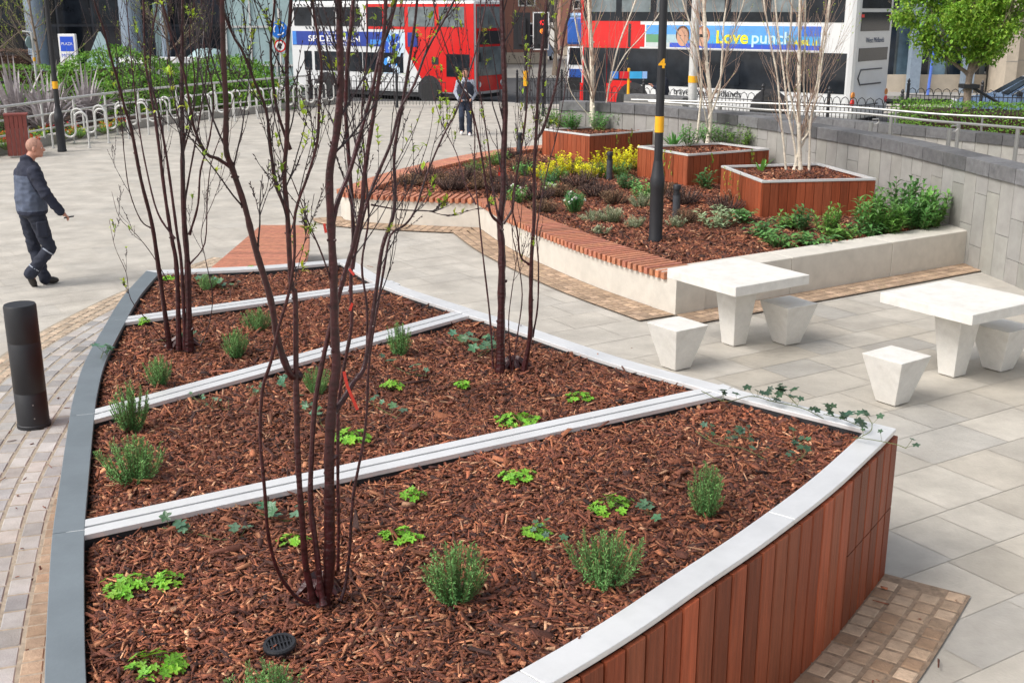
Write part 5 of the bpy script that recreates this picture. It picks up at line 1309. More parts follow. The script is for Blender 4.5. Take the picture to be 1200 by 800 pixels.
m=MB(); sidebox(m,U(737)-.045,U(739)+.005,2.2,2.9,t=.016); m.build('panel_joint',M['black'],bus); m=MB()
m.box(((U(717)+U(741))/2,-.008,.93),(U(741)-U(717),.016,.5)); m.build('red_skirt',M['busred'],bus)
m=MB(); sidebox(m,.16,U(711),.35,2.16,t=.014); m.build('door',M['glass'],bus)
m=MB(); 
for uu in (.16,(U(711)+.16)/2,U(711)-.04): sidebox(m,uu,uu+.05,.35,2.16,t=.024)
m.build('door_frame',M['black'],bus)
for cx,nm in ((U(735)+.25,0),(U(905),1)):
    m=MB(); m.tube([(cx,-.018,.52),(cx,.02,.52)],.62,28); m.build('wheel_arch',M['liner'],bus)
    wheel(bus,cx,.48,-.03)
# advert
a0,a1=U(755.5),U(962)
m=MB(); sidebox(m,a0,a1,2.2,2.9,t=.016); m.build('advert_frame',M['white'],bus)
m=MB(); n=40
for i in range(n):
    t=(i+.5)/n
    for j,(z0,z1,c_) in enumerate(((2.23,2.36,(.03,.09,.55)),(2.36,2.6,(.06,.36,.72)),(2.6,2.87,(.10,.33,.70)))):
        cc=c_
        if t<.22 and j==1: cc=(.35,.5,.55)
        if t<.15 and j==0: cc=(.5,.55,.55)
        if t<.12 and j==1: cc=(.12,.3,.16)
        if t>.9 and j==2: cc=(.04,.15,.6)
        m.col=cc; m.box((a0+.04+(a1-a0-.08)*t,-.02,(z0+z1)/2),((a1-a0-.08)/n,.006,z1-z0))
m.build('advert_picture',M['adblue'],bus)
# two generic portrait shapes of the poster
def face(cx,hairc,skinc,shades):
    m=MB(); z=2.53
    def ell(cx,cz,rx,rz_,c_,y,n=20):
        m.col=c_; m.poly([(cx+rx*math.cos(2*PI*k/n),y,cz+rz_*math.sin(2*PI*k/n)) for k in range(n)])
    ell(cx,z+.06,.24,.27,hairc,-.0245); ell(cx,z-.0,.2,.27,skinc,-.026)
    ell(cx-.08,z+.04,.035,.014,(.12,.06,.04),-.0275); ell(cx+.08,z+.04,.035,.014,(.12,.06,.04),-.0275)
    if shades: m.col=(.01,.01,.01); m.poly([(cx-.17,-.028,z+.0),(cx+.17,-.028,z+.0),(cx+.17,-.028,z+.09),(cx-.17,-.028,z+.09)])
    m.build('portrait',M['adblue'],bus)
face(U(798)+.05,(.09,.045,.03),(.55,.3,.2),False); face(U(820)+.1,(.42,.15,.05),(.6,.35,.25),True)
text('Love',.50,(U(857),-.03,2.53),(R(90),0,0),mat('advert_yellow',(.85,.75,.02),.4,namt=.02),bus,align='CENTER',sx=1.1,bold=.012)
text('punch',.46,(U(903),-.03,2.53),(R(90),0,0),mat('advert_pale',(.5,.72,.85),.4,namt=.02),bus,align='CENTER',sx=1.15,bold=.008)
text('APRIL 11',.19,(U(944),-.03,2.42),(R(90),0,0),bpy.data.materials['advert_yellow'],bus,bold=.006)
text('travel West Midlands',.27,(U(830),-.016,.93),(R(90),0,0),M['black'],bus,align='CENTER')
# rear end
Lr=L2+.004
def rearbox(y0,y1,z0,z1,mt,name,t=.014):
    m=MB(); m.box((L2+t/2,(y0+y1)/2,(z0+z1)/2),(t,y1-y0,z1-z0)); return m.build(name,mt,bus)
rearbox(.3,2.2,3.35,3.95,M['glass'],'rear_upper_window'); rearbox(.3,2.2,2.75,3.25,M['glass'],'rear_route_panel'); rearbox(.3,2.2,1.95,2.3,M['glass'],'rear_window')
m=MB(); m.tube([(L2+.012,.35,1.5),(L2+.012,.5,1.72),(L2+.012,1.9,1.72)],.02,5); m.tube([(L2+.012,.35,1.5),(L2+.012,.5,1.32),(L2+.012,1.9,1.32)],.02,5); m.tube([(L2+.012,.6,.75),(L2+.012,1.8,.75)],.02,5); m.build('panel_lines',M['dgrey'],bus)
for z,c_ in ((1.05,(.7,.25,.03)),(.85,(.75,.02,.01)),(.65,(.6,.6,.6))):
    m=MB(); m.col=c_; m.tube([(L2-.02,.14,z),(L2+.02,.14,z)],.09,14); m.tube([(L2-.02,2.36,z),(L2+.02,2.36,z)],.09,14); m.build('rear_light',M['adblue'],bus)
m=MB(); m.col=(.75,.02,.01); m.box((L2+.02,.35,3.15),(.02,.14,.08)); m.box((L2+.02,2.15,3.15),(.02,.14,.08)); m.build('brake_light',M['adblue'],bus)
text('West Midlands',.2,(L2+.012,1.3,2.5),(R(90),0,R(90)),M['greyblue'],bus)

# --- left bus: rear at the left end
pr=WY(341,60,55.5); pf_=WY(556,60,50.2); bz=-.55; v1=(pf_-pr); L1=math.hypot(v1.x,v1.y)
bus1=busbody('double_decker_bus',L1,(pr.x,pr.y,bz),math.atan2(v1.y,v1.x),'white double decker bus with bright red front half, seen through the cherry stems')
def U1(px):
    best=0;bd=1e9
    for i in range(400):
        u=L1*i/399; x=pr.x+v1.x*u/L1; y=pr.y+v1.y*u/L1
        d=y*math.cos(PITCH)+(2-CAMH)*-math.sin(PITCH); P=600+FPX*x/d
        if abs(P-px)<bd: bd=abs(P-px); best=u
    return best
def red(poly_):
    m=MB(); n=len(poly_); b=len(m.v); m.v+=[(u,-.012,z) for u,z in poly_]+[(u,.0,z) for u,z in poly_]
    m.face(tuple(b+k for k in range(n)))
    for k in range(n): j=(k+1)%n; m.face((b+k,b+j,b+n+j,b+n+k))
    return m.build('red_panel',M['busred'],bus1)
red([(U1(430),3.05),(L1-.02,3.05),(L1-.02,4.12),(U1(430),4.12)])
red([(U1(474),3.05),(U1(474),2.3),(U1(492),1.05),(U1(500),.45),(L1-.02,.45),(L1-.02,3.05)])
m=MB(); m.box((L1+.006,1.25,2.3),(.012,2.24,3.6)); m.build('red_front',M['busred'],bus1)
for a,b in ((345,367),(367.5,395),(396,424),(430,450),(452,476),(478,511),(514,546)):
    m=MB(); m.box(((U1(a)+U1(b))/2,-.017,3.58),(U1(b)-U1(a)-.1,.014,.82)); m.build('upper_window',M['glass' if a<440 else 'glasslight'],bus1)
for a,b,z0 in ((356,364.5,1.2),(368,398,1.2),(399,424,1.2),(425,446,1.2),(447,472,1.2),(523,550,1.1)):
    m=MB(); m.box(((U1(a)+U1(b))/2,-.014,(z0+2.05)/2),(U1(b)-U1(a),.014,2.05-z0)); m.build('lower_window',M['glass'],bus1)
m=MB(); m.box(((U1(506)+U1(513))/2,-.02,1.75),(.35,.014,.3)); m.build('side_grille',M['liner'],bus1)
a0,a1=U1(343),U1(447)
m=MB(); m.col=(.02,.05,.30); m.box(((a0+a1)/2,-.009,2.62),(a1-a0,.016,.62)); m.col=(.05,.22,.65); m.box((a0+.12,-.012,2.62),(.24,.02,.6)); m.col=(.06,.25,.7); m.box((a1-.3,-.012,2.5),(.6,.02,.2)); m.build('advert_panel',M['adblue'],bus1)
g=random.Random(4); m=MB()
b0,b1=U1(448),U1(475)
m.col=(.55,.68,.8); m.poly([(b0,-.0135,1.15),(b0+.95,-.0135,1.15),(b1,-.0135,2.3),(b1,-.0135,2.93),(b0,-.0135,2.93)])
for i in range(46):
    cx=g.uniform(b0+.05,b1-.35); cz=g.uniform(1.3,2.88); 
    m.col=g.choice([(.03,.12,.6),(.05,.3,.8),(.03,.08,.4),(.5,.7,.9),(.6,.75,.9)]); a=g.uniform(0,3); s_=g.uniform(.06,.24)
    m.poly([(cx+s_*math.cos(a+t)*g.uniform(.5,1),-.0145-i*.0002,cz+s_*math.sin(a+t)*g.uniform(.6,1.2)) for t in (0,1.2,2.3,3.4,4.5,5.4)])
m.col=(.02,.04,.25); m.box(((U1(478)+U1(490))/2,-.02,2.62),(U1(490)-U1(478),.016,.6)); m.build('advert_art',M['adblue'],bus1)
text('SPIDER-MAN',.36,((a0+a1)/2-.1,-.022,2.6),(R(90),0,0),M['white'],bus1,sx=1.5,bold=.008)
text('THE AMAZING',.13,((a0+a1)/2-.1,-.022,2.83),(R(90),0,0),M['white'],bus1,sx=1.5)
text('IN CINEMAS APRIL',.12,((a0+a1)/2-.1,-.022,2.39),(R(90),0,0),M['white'],bus1,sx=1.5)
m=MB()
for (ua,za,n_) in ((370,2.15,8),(356,3.02,7),(343,4.02,9)):
    for k_ in range(n_):
        u=U1(ua)+.2+k_*.2; m.poly([(u,-.0126,za),(u+.09,-.0126,za),(u+.0,-.0126,za+.12),(u-.09,-.0126,za+.12)])
m.build('stripes',M['dgrey'],bus1)
for cx in (U1(381),U1(503)):
    m=MB(); m.tube([(cx,-.018,.5),(cx,.02,.5)],.63,28); m.build('wheel_arch',M['liner'],bus1); wheel(bus1,cx,.48,-.03)
def frontbox(y0,y1,z0,z1,mt,name,t=.02):
    m=MB(); m.box((L1+.012+t/2,(y0+y1)/2,(z0+z1)/2),(t,y1-y0,z1-z0)); return m.build(name,mt,bus1,bevel=.005)
frontbox(.18,2.32,3.12,4.0,M['glasslight'],'upper_windscreen'); frontbox(.25,2.25,2.45,3.0,M['liner'],'destination_box'); frontbox(.15,2.35,1.15,2.35,M['glasslight'],'windscreen')
for y_ in (.35,2.15):
    m=MB(); m.tube([(L1,y_,.8),(L1+.03,y_,.8)],.12,14); m.build('headlight',M['white'],bus1)
# driver in high visibility vest seen in the cab is left to the glass; mirror arm
m=MB(); m.tube([(L1+.0,.1,2.4),(L1+.3,-.15,2.45),(L1+.35,-.2,2.1)],.025,6); m.box((L1+.35,-.2,1.95),(.1,.2,.38)); m.build('mirror',M['black'],bus1)

# ================================================================ cars and lorry far behind
def car(name,loc,rz,paint,label_,L=4.2,H=1.42,parent_group=None):
    e=empty(name,loc,rz,label_,'car',parent_group)
    prof=[(0,.35),(.02,.62),(.25,.78),(1.05,.93),(1.85,H-.05),(2.3,H),(3.0,H-.03),(3.75,.98),(4.1,.9),(4.2,.6),(4.18,.35)]
    prof=[(x*L/4.2,z) for x,z in prof]
    m=MB(); n=len(prof); rows_=[]
    for (y,s_) in ((0,.0),(.06,.0),(.85,0),(1.64,0),(1.7,.0)):
        row=[]
        for (x,z) in prof:
            inset=.0 if z<.95 else (z-.95)*.32
            yy=.85+(y-.85)*(1-inset/.85) if y in(0,.06,1.64,1.7) else y
            row.append(m.vert((x+(0 if y==.85 else (.06 if x<L/2 else -.06)),yy,z-(.0 if y in(.85,) else .015))))
        rows_.append(row)
    for a,b in zip(rows_,rows_[1:]):
        for k in range(n-1): m.face((a[k],a[k+1],b[k+1],b[k]))
    m.face(tuple(rows_[0])); m.face(tuple(reversed(rows_[-1]))); 
    m.face(tuple([rows_[0][0],rows_[0][-1]]+[r[-1] for r in rows_[1:]]+[r[0] for r in reversed(rows_[1:])]))
    m.build('body',paint,e,smooth=True)
    s=L/4.2; m=MB()
    for yy,dy in ((.03,-.012),(1.67,.012)):
        m.poly([(1.25*s,yy+dy+.03*(1 if yy<1 else -1),.96),(1.9*s,yy+dy+.13*(1 if yy<1 else -1),H-.12),(2.95*s,yy+dy+.13*(1 if yy<1 else -1),H-.12),(3.55*s,yy+dy+.03*(1 if yy<1 else -1),.98)])
    m.poly([(1.12*s,.2,.97),(1.82*s,.3,H-.07),(1.82*s,1.4,H-.07),(1.12*s,1.5,.97)]); m.build('windows',M['glass'],e)
    m=MB(); m.tube([(1.2*s,.0,.96),(1.88*s,.10,H-.08),(2.95*s,.10,H-.08)],.018,5); m.build('trim',M['steel'],e)
    for x in (.85*s,3.4*s):
        for y_ in (0.0,1.45):
            w_=empty('wheel',(x,y_,.31)); w_.parent=e
            m=MB(); m.lathe([(.2,-.01),(.3,0),(.31,.05),(.31,.2),(.2,.22)],n=20); o=m.build('tyre',M['tyre'],w_,smooth=True); o.rotation_euler=(R(-90),0,0)
            m=MB(); m.lathe([(.02,-.015),(.2,-.01)],n=14); o=m.build('rim',M['galv'],w_); o.rotation_euler=(R(-90),0,0)
    m=MB(); m.box((.04,.3,.68),(.1,.3,.14)); m.box((.04,1.4,.68),(.1,.3,.14)); m.build('headlight',M['white'],e,bevel=.02)
    m=MB(); m.box((1.35*s,-.1,1.0),(.12,.2,.13)); m.build('mirror',M['black'],e,bevel=.02)
    return e
q=WY(1133,122,34.6); car('parked_car',(q.x,34.6,-.05),R(-4),M['carblue'],'blue car with a silver window trim behind the railing at the right edge',L=4.5,H=1.5)
G='distant cars on the road behind the right cherry'
for i,(px,Yd,c_,l) in enumerate([(618,95,(.5,.5,.5),'distant silver car on the road left of the traffic light pole'),(633,100,(.3,.35,.45),'distant grey blue car right of the traffic light pole'),(654,92,(.10,.17,.33),'distant blue car just left of the lorry'),(600,88,(.4,.02,.02),'distant red car beside the right cherry stem')]):
    q=WY(px,82,Yd); pm=mat('distant_paint',c_,.3,coat=.5); car('distant_car',(q.x-1.5,Yd,-.55),R(70),pm,l,parent_group=G)
# blue and white lorry beyond the right bus
q=WY(664,60,58); e=empty('lorry',(q.x,58,-.55),R(-20),'blue and white lorry partly hidden behind the right bus','lorry')
m=MB(); m.col=(.03,.12,.45); m.box((1.6,1.2,2.9),(3.2,2.4,1.3)); m.col=(.25,.4,.6); m.box((1.6,1.2,3.6),(3.2,2.4,.25)); m.build('cab',M['adblue'],e,bevel=.1)
m=MB(); m.box((1.6,1.2,1.2),(3.2,2.4,1.9)); m.build('front',M['white'],e,bevel=.1)
m=MB(); m.box((1.6,-.012,1.7),(2.9,.02,.8)); m.build('windscreen',M['glass'],e)
m=MB(); m.col=(.03,.1,.4); m.box((1.6,-.012,.9),(2.9,.03,.4)); m.build('grille',M['adblue'],e)
text('ROAD',.45,(1.6,-.02,3.0),(R(90),0,0),M['white'],e) if False else None
for x in (.5,2.7):
    m=MB(); m.tube([(x,-.02,.45),(x,.3,.45)],.45,20); m.build('wheel',M['tyre'],e)

# ================================================================ signs, lights and street things in the distance
def pole(name,px,py0,py1,Yd,r,label_,cat,mt='dgrey',zf=None,group=None):
    q=WY(px,py0,Yd); zf=gz(Yd) if zf is None else zf; e=empty(name,(q.x,Yd,zf)); tag(e,label_,cat,group)
    m=MB(); m.lathe([(r,0),(r*.9,WY(px,py1,Yd).z-zf)],n=12); m.build('pole',M[mt],e,smooth=True); return e,zf
blue=mat('sign_blue_round',(.01,.16,.62),.4,namt=.03)
e,zf=pole('road_sign',332,118,10,47,.05,'grey post with a round blue sign above a red ringed sign','road sign','galv')
z=zat(35,47)-zf; m=MB(); m.tube([(0,-.05,z),(0,-.08,z)],.33,28); m.build('blue_disc',blue,e)
for k in range(3):
    m=MB(); P=[]
    for j in range(7):
        a=R(120*k+10+80*j/6); P.append((.2*math.cos(a),-.085,z+.2*math.sin(a)))
    m.tube(P,.025,5); m.build('arrow',M['white'],e)
z=zat(54,47)-zf; m=MB(); m.tube([(0,-.05,z),(0,-.08,z)],.24,28); m.build('red_ring',M['busred'],e); m=MB(); m.tube([(0,-.081,z),(0,-.085,z)],.18,24); m.build('white_face',M['white'],e)
m=MB(); m.box((0,-.088,z),(.10,.006,.22)); m.build('symbol',M['liner'],e)
# traffic lights
for i,(px,l) in enumerate([(612,'traffic light seen from behind, left of the pair beyond the right cherry'),(632,'white edged traffic light showing red and amber beyond the right cherry')]):
    e,zf=pole('traffic_light',px+ (4 if i==0 else 6),105,60,44,.055,l,'traffic light','black',group='traffic lights by the road')
    z0=zat(58,44)-zf; z1=zat(15,44)-zf; m=MB(); m.box((-.15,-.1,(z0+z1)/2),(.62 if i==0 else .52,.1,z1-z0)); m.build('backing_board',M['black'],e)
    m=MB(); m.box((-.15,-.22,(z0+z1)/2),(.28,.2,.95)); m.build('housing',M['black'],e)
    if i==1:
        m=MB()
        for x in (-.43,.13): m.box((x,-.155,(z0+z1)/2),(.04,.02,z1-z0))
        for z in (z0,z1): m.box((-.15,-.155,z),(.6,.02,.04))
        m.build('white_border',M['white'],e)
        for dz,c_,em in ((.3,(1,.02,.02),3),(-.0,(1,.25,.02),3)):
            mm=bpy.data.materials.new('lit_lamp'); mm.use_nodes=True; b=mm.node_tree.nodes['Principled BSDF']; b.inputs['Base Color'].default_value=(*c_,1); b.inputs['Emission Color'].default_value=(*c_,1); b.inputs['Emission Strength'].default_value=1.2
            m=MB(); m.tube([(-.1,-.33,(z0+z1)/2+dz),(-.1,-.35,(z0+z1)/2+dz)],.09,14); m.build('lamp',mm,e)
e,zf=pole('push_button_post',616,118,84,40,.05,'yellow push button unit on a black post behind the right cherry','post','black'); zc=zat(92,40)-zf
m=MB(); m.box((0,-.08,zc),(.16,.12,.5)); m.build('button_box',M['yellow'],e,bevel=.01)
# finger post with coloured signs
e,zf=pole('finger_post',736,118,80,34.5,.045,'small finger post with blue and red signs in front of the right bus','sign','yellow'); zc=zat(88,34.5)-zf
for dx,wd,c_ in ((-.42,.22,(.02,.2,.7)),(-.14,.26,(.7,.02,.03)),(.2,.36,(.05,.4,.75)),(.46,.14,(.3,.5,.85))):
    m=MB(); m.col=c_; m.box((dx,-.05,zc),(wd,.03,.2)); m.build('sign_blade',M['adblue'],e)

# ================================================================ buildings at the back
# pale teal glazed block behind the left bus
e=empty('glazed_block',(-17,62,-.5)); tag(e,'pale teal glazed block behind the left bus','building')
q=WY(327,30,60); m=MB(); m.box((q.x-.9,62,6),(4.0,3,13)); adopt(m.build('wall',M['teal']),e)
m=MB()
for k in range(7): m.box((q.x-.9,60.45,.6+1.9*k),(4.0,.06,.1))
for k in range(4): m.box((q.x-2.8+1.25*k,60.45,6),(.08,.07,13))
adopt(m.build('mullions',M['galv']),e)
def block(name,x0,x1,y,depth,H,mt,label_,wins=None,winm='glass',zb=-.5,cat='building',frame='white',wsz=(1.1,1.7),pitch=(2.3,3.0),z1=2.0,extra=None):
    e=empty(name,((x0+x1)/2,y,zb)); tag(e,label_,cat)
    m=MB(); m.box(((x0+x1)/2,y+depth/2,zb+H/2),(x1-x0,depth,H)); adopt(m.build('wall',M[mt]),e)
    nx=int((x1-x0-.6)/pitch[0]); nz=int((H-1.2)/pitch[1])
    for i in range(nx):
        for j in range(nz):
            x=x0+(x1-x0)*(i+.5)/nx; z=zb+z1+pitch[1]*j
            f=MB(); f.box((x,y-.03,z),(wsz[0]+.16,.08,wsz[1]+.16)); fo=adopt(f.build('window',M[frame]),e)
            f=MB(); f.box((x-wsz[0]/4-.01,y-.075,z+wsz[1]/4),(wsz[0]/2-.04,.012,wsz[1]/2-.05)); f.box((x+wsz[0]/4+.01,y-.075,z+wsz[1]/4),(wsz[0]/2-.04,.012,wsz[1]/2-.05)); f.box((x-wsz[0]/4-.01,y-.075,z-wsz[1]/4),(wsz[0]/2-.04,.012,wsz[1]/2-.05)); f.box((x+wsz[0]/4+.01,y-.075,z-wsz[1]/4),(wsz[0]/2-.04,.012,wsz[1]/2-.05))
            po=f.build('pane',M[winm],fo); 
    m=MB(); m.box(((x0+x1)/2,y-.06,zb+H-.3),(x1-x0+.3,.4,.3)); m.box(((x0+x1)/2,y-.05,zb+.4),(x1-x0+.06,.16,.8)); adopt(m.build('cornice',M['beige']),e)
    return e
block('brick_building',-3.5,2.6,88,8,14,'brick','brown brick building with white windows behind the right cherry')
block('brick_building',4.2,7.4,104,8,10,'brick','red brick building far down the road behind the traffic lights',wsz=(.9,1.3),pitch=(1.6,2.6))
block('office_block',-25.5,-3.8,80,8,16,'darkface','grey office block behind the left bus',frame='galv',wsz=(1.8,1.6),pitch=(2.6,2.9))
block('shop_building',8.5,24.0,56,8,14,'darkface','dark fronted building behind the right bus',frame='galv',wsz=(1.9,2.0),pitch=(2.8,3.1))
# blue glazed office and stone columns on the right
e=empty('stone_office',(22,48,0)); tag(e,'blue glazed office with beige stone piers behind the green tree on the right','building')
xa=WY(1042,60,47).x; xb=WY(1168,60,47).x; xc=WY(1182,60,47).x
m=MB(); m.box(((xa+xb)/2-1.0,49.5,7),(xb-xa+2.0,3,14.4)); adopt(m.build('wall',M['glasslight']),e)
g=random.Random(3)
m=MB(); m.box(((xa+xb)/2-1,47.9,.35),(xb-xa+2,.3,.9)); adopt(m.build('plinth',M['beige']),e)
nx=8
for i in range(nx):
    x=xa-1.5+(xb-xa+1.3)*(i+.5)/nx
    for j in range(4):
        m=MB(); v=g.uniform(.4,1.5); m.col=(v*.55,v*.75,v*.95); m.box((x,47.93,1.9+2.7*j),((xb-xa+1.3)/nx-.12,.06,2.4)); adopt(m.build('window',M['glasslight'] if g.random()<.5 else M['glass']),e)
for px in (1076,1140):
    x=WY(px,60,47).x; m=MB(); m.box((x,47.3,3),(.42,.42,6.2)); adopt(m.build('pillar',M['column']),e)
m=MB(); m.col=(.6,.75,1.5); x=WY(1092,60,46).x; m.tube([(x,46,.0),(x+.15,46,4.2)],.06,8); adopt(m.build('leaning_pole',M['carblue']),e)
m=MB(); m.box(((xb+xc)/2,46.8,7),(xc-xb,1.6,14)); adopt(m.build('stone_pier',M['beige'],bevel=.02),e)
m=MB(); m.box((xc+4.5,48,7),(9,2,14)); adopt(m.build('stone_wall',M['beige']),e)
m=MB()
for k in range(14): m.box(((xb+xc)/2,45.995,.5+.9*k),(xc-xb+.01,.012,.02)); m.box((xc+4.5,46.995,.5+.9*k),(9,.012,.02))
adopt(m.build('stone_joints',M['panel']),e)
m=MB(); m.box((19,47.5,.06),(30,4.0,.12)); o=m.build('far_pavement',M['kerb']); tag(o,kind='structure')
# hazy far bare crowns behind the buildings gap
baretree(2.6,72,8.5,21,'far bare tree above the traffic lights',mt='paletwig',r=.16,zb=-.5,spread=.7,n0=30)
baretree(5.6,78,9,22,'far bare tree beyond the lorry',mt='paletwig',r=.16,zb=-.5,spread=.7,n0=30)
# ---------------------------------------------------------------- leafy green tree on the right
T=Tree(31,.05,10); q=WY(1133,125,27.2); bx=Vector((q.x,27.2,0)); g=T.g
P=T.stem([bx,bx+Vector((.02,0,.9)),bx+Vector((-.02,0,1.7)),bx+Vector((.05,0,2.6)),bx+Vector((0,.1,3.6)),bx+Vector((.1,.1,4.8))],.135,.05,5,0)
crown=[]
for i in range(26):
    k=int(len(P)*(.44+.54*i/26)); k=min(k,len(P)-2); a=i*2.4+g.uniform(-.4,.4); up_=g.uniform(.35,.9); L=g.uniform(1.1,2.0)*(1.15-.5*i/26); d=Vector((math.cos(a),math.sin(a)*.9,up_)).normalized(); pp=[P[k]]; q_=P[k].copy()
    for j in range(5): d=(d+Vector((0,0,.05))+rvec(g)*.2).normalized(); q_=q_+d*L/5; pp.append(q_.copy())
    PP=T.stem(pp,max(.02,.06*(1-i/34)),.01,3,12,.2,(.3,.8),0,n=6); crown+=PP[len(PP)//4:]
def leafcrown(T,centres,N,rad,size,g):
    for i in range(N):
        c=g.choice(centres); o=rvec(g)*rad*g.random()**.5; p=c+Vector((o.x,o.y,o.z*.75)); v=g.uniform(.55,1.35); T.lf.col=(v*g.uniform(.8,1.2),v,v*.8)
        T.lf.blade(p,(rvec(g)+Vector((0,0,-.2))).normalized(),Vector((0,0,1)),size*g.uniform(.6,1.2),size*.6,.35)
cl=[]
for c in crown:
    if g.random()<.55 and c.z>2.25 and abs(c.x-bx.x)<1.75: cl.append(c+rvec(g)*.15)
leafcrown(T,cl,32000,.36,.11,g)
t=T.finish('leafy_tree',bx,'fresh green leafy street tree rising from the clipped hedge on the right','street tree',M['paletwig'],M['paletwig'],M['treeleaf'])
if 'group' in t: del t['group']
m=MB(); m.box((bx.x,27.2,1.62),(.36,.36,.09)); m.tube([(bx.x,27.1,1.62),(bx.x+.75,26.9,1.18)],.035,6); adopt(m.build('tree_strap',M['black']),t)
# ================================================================ people
def blob(name, prims, voxel, matr, parent=None, colf=None, smooth=6, fold=0):
    VV=[];FF=[];cnt=[0]
    def sph(c,r,rot=None,seg=14):
        nv=9; P=[(0,0,-1)]+[(math.cos(2*PI*k/seg)*math.cos(-PI/2+PI*j/nv),math.sin(2*PI*k/seg)*math.cos(-PI/2+PI*j/nv),math.sin(-PI/2+PI*j/nv)) for j in range(1,nv) for k in range(seg)]+[(0,0,1)]
        A_=np.array(P)*np.array(r); 
        if rot is not None: A_=A_@np.array(rot)[:3,:3].T
        A_=A_+np.array(c); b=cnt[0]; VV.append(A_); cnt[0]+=len(P)
        for k in range(seg): FF.append((b,b+1+(k+1)%seg,b+1+k))
        for j in range(nv-2):
            for k in range(seg): a0=b+1+j*seg; FF.append((a0+k,a0+(k+1)%seg,a0+seg+(k+1)%seg,a0+seg+k))
        t_=b+len(P)-1; a0=b+1+(nv-2)*seg
        for k in range(seg): FF.append((a0+k,a0+(k+1)%seg,t_))
    for p in prims:
        if p[0]=='c':
            _,a,b,r0,r1=p; a=Vector(a);b=Vector(b); n=max(2,int((b-a).length/(min(r0,r1)*.45))+1); n=min(n,26)
            for k in range(n+1):
                t=k/n; r=r0+(r1-r0)*t; sph(a.lerp(b,t),(r,r,r),seg=12)
        elif p[0]=='k':   # chain of elliptical rings: list of (centre,(rx,ry,rz)), rotation
            L_=p[1]; rot=p[2]
            for (c1,r1),(c2,r2) in zip(L_,L_[1:]):
                n=8
                for k in range(n+1):
                    t=k/n; sph(Vector(c1).lerp(Vector(c2),t),tuple(x+(y-x)*t for x,y in zip(r1,r2)),rot)
        else: sph(Vector(p[1]),p[2],p[3] if len(p)>3 else None)
    me=bpy.data.meshes.new(name); me.from_pydata(np.concatenate(VV).tolist(),[],FF)
    o=bpy.data.objects.new(name,me); COL.objects.link(o)
    md=o.modifiers.new('r','REMESH'); md.mode='VOXEL'; md.voxel_size=voxel
    if smooth: s=o.modifiers.new('s','SMOOTH'); s.iterations=smooth; s.factor=.5
    me2=to_mesh(o); me2.name=name; COL.objects.link(o)
    o.modifiers.clear(); o.data=me2; bpy.data.meshes.remove(me)
    me2.materials.clear(); me2.materials.append(matr)
    if fold:
        nr=[v.normal.copy() for v in me2.vertices]
        for v,n_ in zip(me2.vertices,nr):
            p=v.co; q=Vector((p.x*7,p.y*7,p.z*13)); a=1-abs(mnoise.noise(q))*2.2; b=mnoise.noise(Vector((p.x*17,p.y*17,p.z*26))+Vector((5,3,1)))
            v.co=p+n_*(fold*(a*.8+b*.5))
    n=len(me2.polygons); a=me2.attributes.get('Col') or me2.attributes.new('Col','FLOAT_COLOR','FACE'); arr=np.ones((n,4),dtype=np.float32)
    if colf:
        ce=np.zeros(n*3,dtype=np.float32); me2.polygons.foreach_get('center',ce); ce=ce.reshape(-1,3)
        for i in range(n): arr[i,:3]=colf(ce[i])
    a.data.foreach_set('color',arr.ravel()); me2.polygons.foreach_set('use_smooth',[True]*n)
    if parent is not None: adopt(o,parent)
    return o
